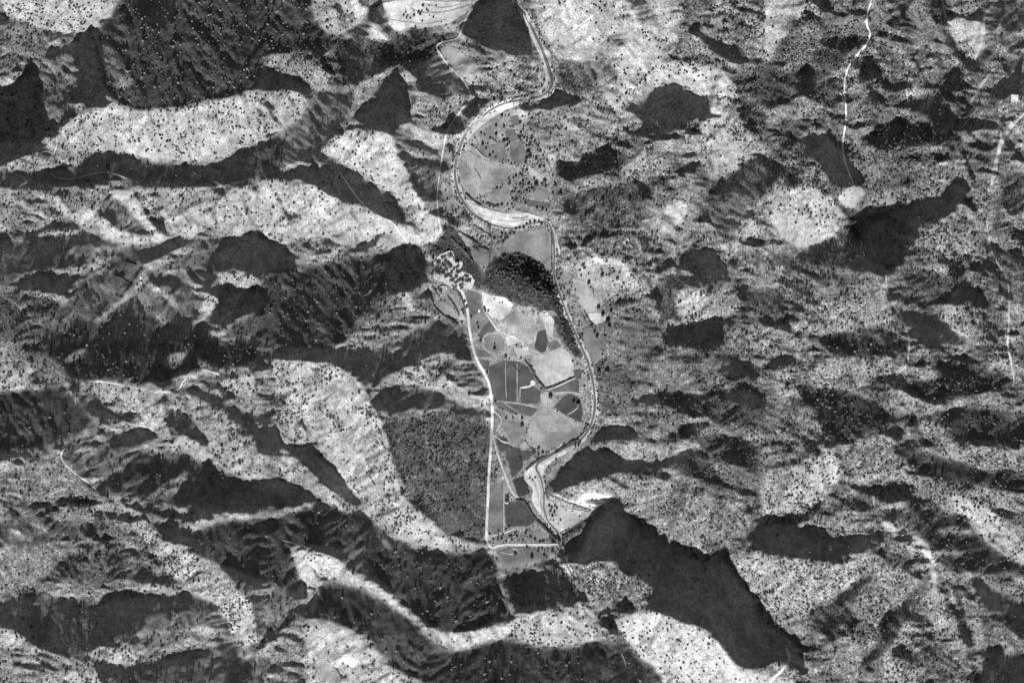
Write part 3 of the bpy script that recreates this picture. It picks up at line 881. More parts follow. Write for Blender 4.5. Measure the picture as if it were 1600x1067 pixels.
def spline(p, step=3.0):
    out = []
    n = len(p)
    for i in range(n - 1):
        p0 = p[max(i - 1, 0)]; p1 = p[i]; p2 = p[i + 1]; p3 = p[min(i + 2, n - 1)]
        k = max(int(np.hypot(*(p2 - p1)[:2]) / step), 1)
        for t in np.linspace(0, 1, k, endpoint=False):
            out.append(.5 * (2 * p1 + (p2 - p0) * t + (2 * p0 - 5 * p1 + 4 * p2 - p3) * t ** 2 + (3 * p1 - p0 - 3 * p2 + p3) * t ** 3))
    out.append(p[-1])
    return np.array(out)

def ribbon(name, path, width, dz, m, shade, rough=.15, seed=1, ncr=4, taper=False):
    """a strip that lies on the ground; path rows may carry their own width"""
    p = pts(path) if isinstance(path, str) else path
    if p.shape[1] == 2: p = np.c_[p, np.full(len(p), width)]
    q = spline(p, 2.5)
    if taper:
        u = np.linspace(0, 1, len(q)); q[:, 2] *= .35 + .65 * np.clip(np.minimum(u, 1 - u) * 7, 0, 1)
    d = np.gradient(q[:, :2], axis=0); d /= np.hypot(d[:, 0], d[:, 1])[:, None] + 1e-9
    nrm = np.c_[-d[:, 1], d[:, 0]]
    s = np.cumsum(np.r_[0, np.hypot(*np.diff(q[:, :2], axis=0).T)])
    wl = q[:, 2] / 2 * (1 + rough * fbm(s, s * 0 + seed * 9.1, 9, seed, 3) * 1.6)
    wr = q[:, 2] / 2 * (1 + rough * fbm(s, s * 0 + seed * 5.3 + 40, 9, seed + 5, 3) * 1.6)
    rows = [world(q[:, 0] + nrm[:, 0] * (-wl + (wl + wr) * t), q[:, 1] + nrm[:, 1] * (-wl + (wl + wr) * t), dz) for t in np.linspace(0, 1, ncr)]
    V = np.stack(rows, 1).reshape(-1, 3)
    n = len(q)
    # faces looking up whichever way the path runs
    F = [(i * ncr + j, i * ncr + j + 1, (i + 1) * ncr + j + 1, (i + 1) * ncr + j) for i in range(n - 1) for j in range(ncr - 1)]
    me = mesh(name, V, F, True)
    if me.polygons and sum(pp.normal.z for pp in me.polygons) < 0: me.flip_normals()
    return link(name, me, m, shade=shade)

def patch(name, outline, dz, m, shade, ragged=.6, seed=1, st=4.0):
    """a piece of ground laid on the terrain"""
    p = smooth_poly(pts(outline) if isinstance(outline, str) else outline, 2, .25) if ragged > .8 else smooth_poly(pts(outline) if isinstance(outline, str) else outline, 1, .09)
    q = []
    for i in range(len(p)):
        a = p[i]; b2 = p[(i + 1) % len(p)]
        k = max(int(np.hypot(*(b2 - a)) / 2.5), 1)
        for t in range(k): q.append(a + (b2 - a) * t / k)
    q = np.array(q)
    q = q + ragged * np.stack([fbm(q[:, 0], q[:, 1], 7, seed, 3), fbm(q[:, 0], q[:, 1], 7, seed + 3, 3)], -1)
    x0, y0 = q.min(0); x1, y1 = q.max(0)
    ax, ay = np.meshgrid(np.arange(x0 + 1, x1, st), np.arange(y0 + 1, y1, st))
    r = np.zeros(ax.shape, bool)
    for k in range(len(q)):
        xa, ya = q[k]; xb, yb = q[(k + 1) % len(q)]
        if ya == yb: continue
        c = (ya > ay) != (yb > ay); r ^= c & (ax < (xb - xa) * (ay - ya) / (yb - ya) + xa)
    inner = np.stack([ax[r], ay[r]], -1)
    co = [Vector(t) for t in q] + [Vector(t) for t in inner]
    nq = len(q)
    V2, E, F, *_ = mgeo.delaunay_2d_cdt(co, [], [list(range(nq))], 1, 1e-4)
    xy = np.array([tuple(t) for t in V2])
    me = mesh(name, world(xy[:, 0], xy[:, 1], dz), F, True)
    if me.polygons and sum(pp.normal.z for pp in me.polygons) < 0: me.flip_normals()
    return link(name, me, m, shade=shade)

# ---------------------------------------------------------------- terrain
def bump(x, y, rx, ry, ang, h):
    c, s = math.cos(ang), math.sin(ang)
    u = ((GX - x) * c + (GY - y) * s) / rx; w = (-(GX - x) * s + (GY - y) * c) / ry
    return h * np.exp(-(u * u + w * w))
HZ += bump(822, 447, 54, 26, math.radians(32), 34) * (1 + .5 * fbm(GX, GY, 26, 19, 3)) + bump(885, 525, 40, 9, math.radians(68), 9)
HZ += bump(800, 505, 30, 14, math.radians(30), 5)

cover = np.full(tone.shape, .31)
dens = np.interp(tone_raw, [0, .06, .1, .2, .35, .5, .8, 1], [.0008, .003, .006, .010, .030, .036, .026, .016])
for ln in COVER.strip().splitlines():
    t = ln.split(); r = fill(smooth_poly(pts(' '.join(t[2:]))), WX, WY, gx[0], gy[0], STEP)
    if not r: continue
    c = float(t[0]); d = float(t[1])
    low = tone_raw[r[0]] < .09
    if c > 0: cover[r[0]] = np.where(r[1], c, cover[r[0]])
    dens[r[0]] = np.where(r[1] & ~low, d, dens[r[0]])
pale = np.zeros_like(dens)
for ln in SHADE_TINT.strip().splitlines():
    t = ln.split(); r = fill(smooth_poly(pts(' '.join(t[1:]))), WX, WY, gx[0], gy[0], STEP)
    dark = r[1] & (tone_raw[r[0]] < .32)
    cover[r[0]] = np.where(dark, np.where(tone_raw[r[0]] < .15, .20, .125), cover[r[0]]); dens[r[0]] = np.where(dark, .004, dens[r[0]])  # shade painted into the ground colour of slopes turned from the sun
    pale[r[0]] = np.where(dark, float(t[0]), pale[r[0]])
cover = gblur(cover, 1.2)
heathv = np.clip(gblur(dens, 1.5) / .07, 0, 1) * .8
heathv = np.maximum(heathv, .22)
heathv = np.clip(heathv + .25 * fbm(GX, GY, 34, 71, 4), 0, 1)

ext = [120, 300, 800, 2000, 5000, 12000]
ox = np.r_[[gx[0] - e for e in ext[::-1]], gx, [gx[-1] + e for e in ext]]
oy = np.r_[[gy[0] - e for e in ext[::-1]], gy, [gy[-1] + e for e in ext]]
TX, TY = np.meshgrid(ox, oy)
V = world(TX, TY)
far = np.maximum(0, np.maximum(np.maximum(gx[0] - TX, TX - gx[-1]), np.maximum(gy[0] - TY, TY - gy[-1])))
V[..., 2] = np.where(far > 0, V[..., 2] * np.exp(-far / 500) + 60 * (1 - np.exp(-far / 500)) * (1 + fbm(TX, TY, 900, 3, 3)), V[..., 2])
nyv, nxv = TX.shape
me = bpy.data.meshes.new('terrain')
nv = nyv * nxv
me.vertices.add(nv); me.vertices.foreach_set('co', V.reshape(-1).astype(np.float32))
idx = np.arange(nv).reshape(nyv, nxv)
quads = np.stack([idx[1:, :-1], idx[1:, 1:], idx[:-1, 1:], idx[:-1, :-1]], -1).reshape(-1, 4)
nf = len(quads)
me.loops.add(nf * 4); me.loops.foreach_set('vertex_index', quads.reshape(-1).astype(np.int32))
me.polygons.add(nf); me.polygons.foreach_set('loop_start', np.arange(0, nf * 4, 4, dtype=np.int32))
me.polygons.foreach_set('use_smooth', np.ones(nf, bool))
me.update(calc_edges=True)
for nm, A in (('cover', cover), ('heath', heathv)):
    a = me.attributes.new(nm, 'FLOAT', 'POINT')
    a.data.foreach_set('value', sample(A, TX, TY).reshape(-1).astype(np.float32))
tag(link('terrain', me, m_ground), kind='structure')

# ---------------------------------------------------------------- river, gravel, fields, roads
keep_off = np.zeros_like(tone)          # where nothing grows
def clear(o_or_poly, grow=0):
    p = smooth_poly(pts(o_or_poly))
    r = fill(p, CX, CY, gx[0], gy[0], STEP)
    keep_off[r[0]] = np.maximum(keep_off[r[0]], r[1])
def clear_path(path, w):
    q = spline(pts(path) if isinstance(path, str) else path, 1.5)
    for row in q:
        x, y = row[0], row[1]; ww = row[2] if len(row) > 2 else w
        i = int(round((x - gx[0]) / STEP)); j = int(round((y - gy[0]) / STEP)); k = int(ww / 2 / STEP) + 1
        i0, j0 = max(i - k, 0), max(j - k, 0)
        sub = (slice(j0, j + k + 1), slice(i0, i + k + 1))
        keep_off[sub] = np.maximum(keep_off[sub], (GX[sub] - x) ** 2 + (GY[sub] - y) ** 2 < (ww / 2 + .8) ** 2)

RIVER = pts("804,-60,7 806,0,7 822,25,7 838,58,8 850,85,9 859,112,9 862,132,9 850,148,8 825,155,7 795,160,6 770,170,6 745,190,7 727,211,7 717,235,7 711,262,7 713,290,7 724,316,6 744,338,5 772,352,5 800,357,4 830,350,4 852,347,4 862,360,6 866,392,6 866,430,5 874,458,5 888,495,5 903,530,6 918,565,7 927,600,7 929,640,7 921,668,6 906,688,6 885,698,8 858,712,8 838,728,6 846,750,4 850,775,4 850,795,4 857,815,4 872,833,5 874,850,6 884,880,6 900,905,5")
tag(ribbon('gravel_bar', RIVER + np.array([0, 0, 4.5]), 9, .58, m_gravel, alb(205), .3, 8), kind='structure')
RIVER[:, 2] *= .52
tag(ribbon('river_water', RIVER, 6, .85, m_water, None, .2, 3), kind='structure'); clear_path(RIVER, 8)
for k, (pl, v) in enumerate([
    ("586,8 610,2 640,-2 680,2 720,3 745,0 738,12 715,28 700,37 678,41 662,43 650,47 636,49 618,48 606,38 596,24", 240),
    ("722,312 735,312 748,320 764,330 785,333 810,329 835,336 855,342 838,345 820,352 800,357 775,356 752,345 735,332", 238),
    ("864,362 869,366 874,385 876,400 873,398 868,380", 228),
    ("858,712 876,700 890,692 900,697 885,708 868,717 855,728 848,740 848,760 850,790 858,806 872,822 888,828 880,834 868,830 852,814 838,797 830,780 834,765 820,752 818,738 828,727 845,718", 238),
    ("846,772 865,788 890,795 925,800 932,801 918,812 900,820 884,827 868,822 855,806 848,790", 205),
    ("808,8 820,22 832,42 841,60 848,80 852,95 855,110 859,125 855,138 840,149 822,152 838,144 850,134 853,118 848,98 838,74 824,44 812,22", 228),
    ("775,172 795,160 810,157 826,158 812,164 798,168 780,178 755,193 735,214 728,222 733,210 750,190", 222),
    ("708,268 714,276 718,295 722,310 716,306 710,290", 225),
    ("843,65 852,85 858,95 864,100 862,88 852,72", 190),
    ]):
    o = patch('gravel_bar', pl, .45 if k != 4 else .5, m_gravel, alb(v), 1.2, k + 1); tag(o, kind='structure'); clear(pl)

for k, (pth, w, v) in enumerate([
    ("640,12 655,18 672,20 700,17 738,6", 2.6, 190), ("606,30 640,35 668,37 698,30", 2.0, 200), ("660,4 690,12 720,6", 1.6, 205),
    ("733,316 756,325 790,333 828,332", 1.8, 185), ("748,334 775,344 805,346 835,341", 2.2, 205), ("800,340 815,341 826,338", 3, 165),
    ("838,742 845,764 845,788 856,808", 2.0, 190), ("832,748 838,762 842,780", 3.2, 200),
    ("852,768 872,779 896,788 918,794 940,790", 2.4, 110), ("860,768 880,777 905,787 930,796", 1.8, 228), ("874,832 890,826 908,815 930,804", 2.2, 120)]):
    tag(ribbon('gravel_bar', pth, w, .72 + .02 * (k % 4), m_gravel, alb(v), .5, k + 60, 4, True), kind='structure')

FIELDS = """
208 575,47 583,38 606,63 592,60 580,62
165 686,76 700,71 716,76 737,92 752,112 748,122 725,118 712,107 698,92
163 717,242 733,236 752,250 775,252 801,258 796,275 780,290 765,297 745,309 735,303 722,280 714,262
148 762,264 801,263 791,280 782,290 768,276
122 797,223 815,221 826,246 812,256 797,249
118 788,205 804,202 812,218 795,223
130 748,231 780,224 795,249 776,251 762,247
150 760,309 776,297 790,290 796,300 801,315 776,322 760,317
192 826,258 845,273 856,268 862,284 836,284 824,268
142 838,296 856,297 860,308 846,315 834,307
100 818,312 860,318 858,326 825,323
158 775,402 782,385 802,364 830,361 850,355 860,364 863,395 860,428 846,413 832,402 812,393 790,396
118 824,367 835,366 836,380 826,381
120 844,404 848,408 856,419 853,420 846,411
184 894,434 911,439 935,468 931,485 912,490 904,470 898,450
214 918,489 946,489 949,500 930,508 922,500
132 910,514 926,511 939,535 936,565 926,572 914,545
228 752,455 765,461 790,465 802,476 795,491 780,501 769,498 756,480
124 721,460 735,454 749,459 753,480 756,491 741,496 729,490 722,475
152 734,494 758,487 766,499 745,521 737,515
112 763,499 775,514 758,531 745,524
145 756,525 775,520 786,528 789,541 775,551 760,546
178 785,501 806,487 826,495 836,510 820,521 800,516 790,511
198 841,490 852,484 866,500 864,526 857,527 850,506
206 828,566 836,555 856,552 870,542 882,545 896,560 898,586 880,597 855,607 842,590
104 764,573 786,563 810,565 826,575 836,591 830,601 812,606 808,629 770,626 764,590
94 814,606 831,604 845,611 842,630 814,631
112 852,608 898,589 905,596 905,616 880,616 866,611
182 844,616 854,611 860,620 867,633 860,639 848,633
84 866,636 880,620 890,615 906,622 911,642 908,661 895,654 880,646
172 845,640 864,640 890,655 909,669 905,681 882,692 850,701 838,703 826,690 821,680 832,656
116 769,628 812,633 841,639 830,651 815,646 800,646 785,639
146 778,656 810,660 826,686 810,696 800,691 784,666
205 814,693 822,688 831,697 818,701
98 797,703 836,705 826,719 800,723
134 763,759 787,754 787,831 762,836
90 788,784 822,784 839,811 828,821 790,823
150 815,832 840,828 856,835 850,846 835,843
142 778,862 795,855 830,855 851,868 836,878 810,884 776,888
168 679,481 689,468 705,478 714,493 711,497 689,489
178 698,461 708,460 720,479 727,501 716,499 711,482
166 667,451 676,456 684,476 676,466
132 732,380 745,392 765,395 767,412 750,416 739,406
168 714,362 734,371 741,383 730,386
152 461,410 479,389 498,400 480,409 466,426
168 587,381 600,367 618,367 630,384 612,395 598,394
160 487,1040 500,1026 520,1036 536,1056 530,1072 505,1062
128 1430,902 1448,898 1452,918 1434,924
190 813,523 840,515 838,533 825,539
85 840,518 852,515 856,532 853,549 844,552 835,543
130 853,536 870,532 878,541 861,549
120 844,487 864,485 874,494 856,495
218 801,544 825,541 829,554 811,558
206 789,526 804,523 811,535 793,541
120 736,544 757,548 770,557 747,558
108 750,562 765,565 763,579 748,572
104 894,577 909,577 908,593 897,591
90 774,681 791,684 800,699 781,707
92 790,706 812,695 818,730 800,747
78 800,749 821,743 829,771 810,777
150 780,728 790,731 791,751 784,747
120 797,182 810,180 812,195 799,198
150 753,205 768,196 772,212 758,224
140 776,224 786,221 790,240 780,247
"""
for k, ln in enumerate(FIELDS.strip().splitlines()):
    v, pl = ln.split(' ', 1)
    o = patch('field', pl, .30 + .04 * (k % 4), m_field, alb(float(v)), .5, k + 40); tag(o, kind='structure'); clear(pl)

PATCHES = """
215 686,399 703,391 709,398 707,404 713,411 721,407 723,416 721,422 734,429 742,440 737,453 725,451 716,456 708,449 698,445 688,440 679,435 677,425 680,413 683,405
205 1309,311 1314,302 1320,299 1323,295 1331,293 1333,287 1337,293 1344,291 1351,295 1346,300 1348,305 1342,308 1343,315 1337,318 1335,326 1328,323 1321,326 1318,320 1311,320 1313,314
225 1316,143 1323,143 1324,156 1320,162 1316,158
200 683,450 696,447 700,454 694,462 686,460
235 746,486 749,483 752,486 749,489
240 829,597 834,594 838,598 835,603 829,601
225 782,747 785,744 788,747 785,751
240 899,784 906,777 920,769 940,773 959,774 948,780 925,788 908,789
230 1177,940 1182,935 1187,940 1182,946
225 1363,775 1366,772 1368,778 1366,788 1364,788
215 965,35 985,30 1003,44 1006,70 1036,95 1015,102 990,104 975,95 968,62
190 1485,32 1538,30 1541,55 1528,72 1505,68 1487,48
210 1040,322 1058,315 1075,321 1062,344 1044,364
"""
for k, ln in enumerate(PATCHES.strip().splitlines()):
    v, pl = ln.split(' ', 1)
    if k < 10: 
        o = patch('bare_patch', pl, .55, m_patch, alb(float(v)), 3.2 if k == 0 else 1.6, k + 140, 3.0); tag(o, kind='structure')
    clear(pl)

ROADS = [
 ("village_road", "708,436 712,442 718,450 724,460 729,478 732,500 736,530 743,558 755,580 764,600 768,625 769,660 767,700 764,740 762,790 760,835 762,849 769,856 778,853 792,851 812,851 845,851 868,851", 4.0, 222),
 ("branch_road", "769,672 775,700 784,728 793,752 800,768 809,777", 2.6, 205),
 ("valley_road", "742,4 730,24 722,45 716,58 704,63 690,66 682,74 690,88 704,106 722,124 733,142 735,152 726,165 710,186 698,206 694,226 690,250 685,284 683,310 686,345 690,362", 2.4, 205),
 ("hill_track", "1364,-20 1362,0 1356,22 1355,40 1360,52 1355,68 1345,80 1328,102 1321,120 1320,148 1322,165 1322,190 1317,225 1319,246 1326,268 1334,291", 2.8, 228),
 ("footpath", "75,270 90,278 110,279 150,270 170,270 200,280 215,293", 1.3, 165),
 ("footpath", "240,292 262,287 300,294 350,290 400,276 440,264 470,250 490,240", 1.3, 160),
 ("footpath", "533,273 545,290 556,306 573,325 590,336 612,347 625,364 640,384", 2.2, 205),
 ("footpath", "572,320 590,314 600,313 614,314", 1.3, 170),
 ("footpath", "115,611 126,602 138,596 165,597 195,602", 1.6, 200),
 ("footpath", "118,612 118,624 120,632", 1.3, 170),
 ("footpath", "200,603 215,607 226,609 232,604 230,598", 1.2, 180),
 ("footpath", "235,616 250,612 266,612 280,607 286,597 300,580 316,577 335,583 350,587 358,586 362,576", 1.5, 190),
 ("footpath", "262,615 254,624 252,640 258,654", 1.1, 170),
 ("footpath", "108,697 98,706 98,718 110,732 130,747 145,758 157,774", 1.7, 190),
 ("footpath", "0,460 16,470 30,479 40,500 47,522", 1.3, 170),
 ("footpath", "65,550 80,570 95,585 104,600", 1.0, 150),
 ("dry_wash", "1384,428 1385,450 1392,470 1403,487 1412,505 1420,530 1419,552 1416,570 1400,585", 3.2, 200),
 ("dry_wash", "1542,345 1546,372 1552,398 1562,415 1572,432 1576,455 1576,500 1574,540 1578,560 1584,590 1582,606", 2.6, 190),
 ("dry_wash", "1562,-5 1550,10 1540,22 1536,60 1526,92", 5.5, 205),
 ("dry_wash", "1606,172 1590,188 1578,200 1568,216 1560,240 1556,262 1550,290", 6, 195),
 ("dry_wash", "1560,104 1550,112 1538,128 1524,150 1518,160", 4.5, 200),
 ("dry_wash", "1376,814 1395,824 1415,832 1432,840 1445,852 1451,868 1456,890 1460,905 1462,925", 5.5, 205),
 ("dry_wash", "1228,1012 1233,1028 1224,1044 1210,1058 1200,1072", 4.5, 225),
 ("dry_wash", "78,204 86,210 87,226 82,240 74,252 70,258", 1.6, 200),
 ("dry_wash", "1500,75 1490,40 1478,20 1474,-5", 2, 190),
 ("footpath", "790,565 790,590 791,622", 1.2, 150),
 ("footpath", "808,566 808,590 808,628", 1.3, 165),
 ("footpath", "812,606 826,604 832,600", 2.4, 205),
 ("footpath", "771,626 800,629 815,631 842,637 852,639 864,640 890,656 910,669", 1.4, 175),
 ("footpath", "852,610 868,605 885,597 900,590", 1.4, 205),
 ("footpath", "866,614 880,614 890,613 906,616", 2, 180),
 ("footpath", "886,648 894,644 904,636", 1.4, 170),
 ("footpath", "784,626 794,634 808,643 812,648", 1.2, 160),
 ("footpath", "758,488 766,500 776,514 790,522 808,530 826,542", 1.6, 205),
 ("footpath", "754,532 758,524 768,521 782,521", 1.3, 190),
 ("footpath", "787,756 787,800 787,832", 1.1, 160),
 ("footpath", "769,640 782,652 782,662 774,676", 1.4, 190),
 ("footpath", "772,680 786,690 796,692", 2.0, 200),
 ("footpath", "790,690 814,699 824,688 812,680", 1.0, 180),
 ("footpath", "768,838 780,834 790,832 805,826", 2.2, 190),
 ("footpath", "782,862 800,866 808,860 800,856", 1.6, 200),
 ("footpath", "1500,205 1520,180 1545,150 1562,130", 1.2, 170),
 ("footpath", "1420,162 1418,140 1422,122", 1.3, 180),
 ("footpath", "765,914 772,922 780,930 790,940", 1.3, 160),
 ("footpath", "440,843 462,850 476,862 485,868", 2, 160),
 ("footpath", "970,1018 975,1030 978,1042", 1.5, 190),
 ("footpath", "840,955 842,960 870,945 905,944", 1.1, 150),
 ("footpath", "1378,572 1392,584 1402,580 1412,568", 1.2, 170),
 ("footpath", "1384,610 1386,595 1395,586", 1.2, 170),
 ("footpath", "860,40 880,20 890,0", .9, 205),
 ("footpath", "878,55 905,40 930,22", .9, 205),
]
for k, (nm, pth, w, v) in enumerate(ROADS):
    o = ribbon(nm, pth, w, .6 if 'road' in nm else .5 + .03 * (k % 3), m_road, min(alb(v) * (1.25 if 'road' in nm else 1.05 if 'wash' in nm else 1.6), .7), .22 if 'road' in nm else .5, k + 11, 4, 'road' not in nm)
    tag(o, kind='structure'); clear_path(pth, w + (1 if 'road' in nm else 0))

# ---------------------------------------------------------------- houses and walls
def box_mesh(name, hx, hy, z0, z1):
    v = [(-hx, -hy, z0), (hx, -hy, z0), (hx, hy, z0), (-hx, hy, z0), (-hx, -hy, z1), (hx, -hy, z1), (hx, hy, z1), (-hx, hy, z1)]
    return mesh(name, v, [(3, 2, 1, 0), (4, 5, 6, 7), (0, 1, 5, 4), (1, 2, 6, 5), (2, 3, 7, 6), (3, 0, 4, 7)])

def house(x, y, L, B, ang, label, roof=.07, wall=.5, flatroof=False, hgt_=4.2):
    """gabled house: walls, two roof slopes with eaves, chimney, door"""
    p = world(x, y)
    e = bpy.data.objects.new('house', None); COL.objects.link(e)
    e.location = tuple(p); e.rotation_euler = (0, 0, -math.radians(ang))
    tag(e, label, 'house', 'houses of the hill country')
    hx, hy = L * U / 2, B * U / 2
    if flatroof:
        link('wall', box_mesh('wall', hx, hy, -3, hgt_), m_wall, e, wall)
        link('roof', box_mesh('roof', hx + .3, hy + .3, hgt_, hgt_ + .35), m_roof, e, roof)
    else:
        rz = hgt_ + hy * .55
        v = [(-hx, -hy, -3), (hx, -hy, -3), (hx, hy, -3), (-hx, hy, -3), (-hx, -hy, hgt_), (hx, -hy, hgt_), (hx, hy, hgt_), (-hx, hy, hgt_), (-hx, 0, rz), (hx, 0, rz)]
        link('wall', mesh('wall', v, [(3, 2, 1, 0), (0, 1, 5, 4), (1, 2, 6, 9, 5), (2, 3, 7, 6), (3, 0, 4, 8, 7)]), m_wall, e, wall)
        ov = .45; dzr = -ov * .55
        v = [(-hx - ov, -hy - ov, hgt_ + dzr + .05), (hx + ov, -hy - ov, hgt_ + dzr + .05), (hx + ov, 0, rz + .05), (-hx - ov, 0, rz + .05), (-hx - ov, hy + ov, hgt_ + dzr + .05), (hx + ov, hy + ov, hgt_ + dzr + .05)]
        w2 = [(a, b_, c + .22) for a, b_, c in v]
        f = [(6, 7, 8, 9), (9, 8, 11, 10), (3, 2, 1, 0), (4, 5, 2, 3), (0, 1, 7, 6), (1, 2, 8, 7), (2, 5, 11, 8), (5, 4, 10, 11), (4, 3, 9, 10), (3, 0, 6, 9)]
        ro = link('roof', mesh('roof', v + w2, f), m_roof, e, roof)
        cm = link('chimney', box_mesh('chimney', .4, .4, 0, 1.6), m_wall, ro, wall); cm.location = (hx * .55, 0, rz - .4)
    dr = link('door', box_mesh('door', .55, .06, 0, 2.0), m_bark, e); dr.location = (hx * .2, -hy - .05, .1)
    return e

VILLAGE = [
 (702.4, 399.5, 7, 6, 55, "large dark roof in the northern corner under the long white wall"),
 (692.6, 402.6, 6.5, 6, -25, "square dark roofed house at the village's northwestern corner"),
 (695.8, 408.6, 4, 4, 20, "little square house just west of the bright village square"),
 (685, 411.4, 7, 3.6, 15, "long dark house at the village's western edge facing the dark hill"),
 (693.3, 415.5, 7.2, 3.8, 32, "oblong dark roof on the southwest side of the bright square"),
 (701.7, 415.5, 9.5, 4.6, 50, "longest dark roof standing on the southern side of the bright square"),
 (714, 409.8, 6.4, 3.4, 12, "dark house at the eastern edge of the bright square"),
 (685, 416.4, 3, 3, 0, "tiny dark hut on the western edge below the long house"),
 (688.6, 421, 2.8, 5.4, 8, "narrow house standing lengthwise in the western row of the village"),
 (682, 426, 5.6, 4.6, 20, "dark house at the southwestern edge of the village beside a white yard"),
 (691.4, 427, 8.5, 4.6, 12, "broad dark roofed house in the middle of the western row"),
 (697.7, 422.4, 4.4, 2.8, 35, "small slanting house between the longest roof and the broad house"),
 (709, 421.4, 3, 2.8, 0, "tiny square house in the centre of the village lanes"),
 (714.6, 418.4, 5.4, 2.8, -40, "house turned towards the river on the village's eastern slope"),
 (714.6, 426.6, 5, 4, 20, "compact dark house east of the central lanes"),
 (720, 424.6, 5, 2.4, -32, "thin dark roof at the eastern rim above the woods"),
 (705.2, 427.4, 2.8, 4.6, -8, "narrow upright house in the central lanes"),
 (697, 432.8, 6, 2.8, -20, "low oblong house north of the southern white yard"),
 (703.6, 432.6, 6, 2.8, 40, "oblique dark roof beside the central lane of the village"),
 (712.6, 433.6, 4.6, 4.4, 0, "square roofed house north of the long diagonal roof"),
 (706, 439.2, 8, 2.8, 6, "long narrow house along the southern white yard"),
 (714.6, 441, 10.5, 2.6, -33, "long diagonal roof near the southern end of the village"),
 (722.6, 438.6, 2.4, 6, -30, "narrow roof meeting the diagonal house end on"),
 (728.8, 432.4, 7, 2.6, 14, "dark strip roofed house at the village's eastern corner"),
 (731, 439.6, 9.5, 4.2, 2, "large isolated house at the village's southeastern corner by the pale field"),
 (712.3, 449.4, 3, 3, 0, "small square house beside the village road at the south entrance"),
 (719.8, 446.4, 6, 2.4, -22, "low house in the southern row nearest the diagonal roof"),
 (721, 451, 5, 2.2, -18, "southernmost house of the village above the dark round field"),
 (687, 455.4, 8, 2.4, 52, "dark shed along the western wall of the separate walled yard"),
]
for a in VILLAGE: house(*a, roof=random.Random(int(a[0] * 7)).uniform(.07, .16))
house(697, 395.2, 13, 2.2, -25, "long pale building closing the village's northern side", .55, .6, True, 4)
house(684, 402.4, 5, 2, -40, "short pale shed outside the village's northwestern corner", .5, .6, True, 3)
house(683.6, 430.2, 5.5, 2.6, 22, "pale roofed barn at the southwestern edge of the village", .55, .6, True, 4)
house(792, 782, 6, 3, 8, "lone dark roofed farmhouse among the dark fields by the branch road", .05, .62)
house(791.6, 786, 5, 1.8, 8, "white shed just south of the lone farmhouse", .6, .65, True, 3)
house(1586, 153.5, 10.5, 10, 3, "big white square building beside the eastern dry wash", .62, .65, True, 6)
house(1318.6, 151, 6, 4, 80, "white roofed farmhouse on the hill track", .6, .65, True, 4)
house(1314, 147, 4, 2, 35, "small pale shed beside the hill track farmhouse", .5, .6, True, 3)
house(219.6, 434, 3, 3, 10, "white square hut north of its twin by the western terraces", .7, .72, True, 4)
house(219, 442, 3.4, 2.6, 20, "white square hut south of its twin by the western terraces", .7, .72, True, 4)
house(246.6, 451, 4.4, 2.4, 35, "white oblong hut on the ridge path above the terraces", .65, .7, True, 3.5)
house(1341, 724.5, 3.4, 2.6, 60, "western pale hut in the stone ring on the eastern hill", .55, .6, True, 3)
house(1343.4, 721.6, 3, 2.6, 60, "eastern pale hut in the stone ring on the eastern hill", .55, .6, True, 3)

def wall_line(path, h, w, label, shade, name='stone_wall', cat='wall', group='stone walls', jag=.1, m=None):
    q = spline(pts(path), 2.0)
    if name == 'stone_wall':
        pp = pts(path); q = np.concatenate([np.linspace(pp[i], pp[i + 1], max(int(np.hypot(*(pp[i + 1] - pp[i])) / 2), 1), endpoint=False) for i in range(len(pp) - 1)] + [pp[-1:]])
    d = np.gradient(q, axis=0); d /= np.hypot(d[:, 0], d[:, 1])[:, None]
    nr = np.c_[-d[:, 1], d[:, 0]]
    s = np.arange(len(q)) * 2.0
    hh = h * (1 + jag * 2 * fbm(s, s * 0 + 7.7, 5, int(q[0, 0]) % 91, 2)); ww = w / U / 2 * (1 + jag * 2 * fbm(s, s * 0 + 3.1, 5, int(q[0, 1]) % 87, 2))
    c = world(q[:, 0], q[:, 1])
    L = world(q[:, 0] - nr[:, 0] * ww, q[:, 1] - nr[:, 1] * ww); R = world(q[:, 0] + nr[:, 0] * ww, q[:, 1] + nr[:, 1] * ww)
    o0 = c[0].copy()
    zb = np.minimum(L[:, 2], R[:, 2]) - .6
    V = []
    tp = .72 if name == 'hedge' else 1.0
    for i in range(len(q)):
        mid_ = (L[i] + R[i]) / 2
        zt = c[i, 2] + hh[i]
        for k, (pnt, z) in enumerate(((L[i], zb[i]), (mid_ + (L[i] - mid_) * tp, zt), (mid_ + (R[i] - mid_) * tp, zt), (R[i], zb[i]))):
            V.append((pnt[0] - o0[0], pnt[1] - o0[1], z - o0[2]))
    F = [(4 * i + k, 4 * i + k + 1, 4 * i + k + 5, 4 * i + k + 4) for i in range(len(q) - 1) for k in range(3)]
    F += [(0, 1, 2, 3), (4 * len(q) - 1, 4 * len(q) - 2, 4 * len(q) - 3, 4 * len(q) - 4)]
    me = mesh(name, V, F)
    bm = bmesh.new(); bm.from_mesh(me); bmesh.ops.recalc_face_normals(bm, faces=bm.faces); bm.to_mesh(me); bm.free()
    o = link(name, me, m or m_wall, shade=shade); o.location = tuple(o0)
    return tag(o, label, cat, group)

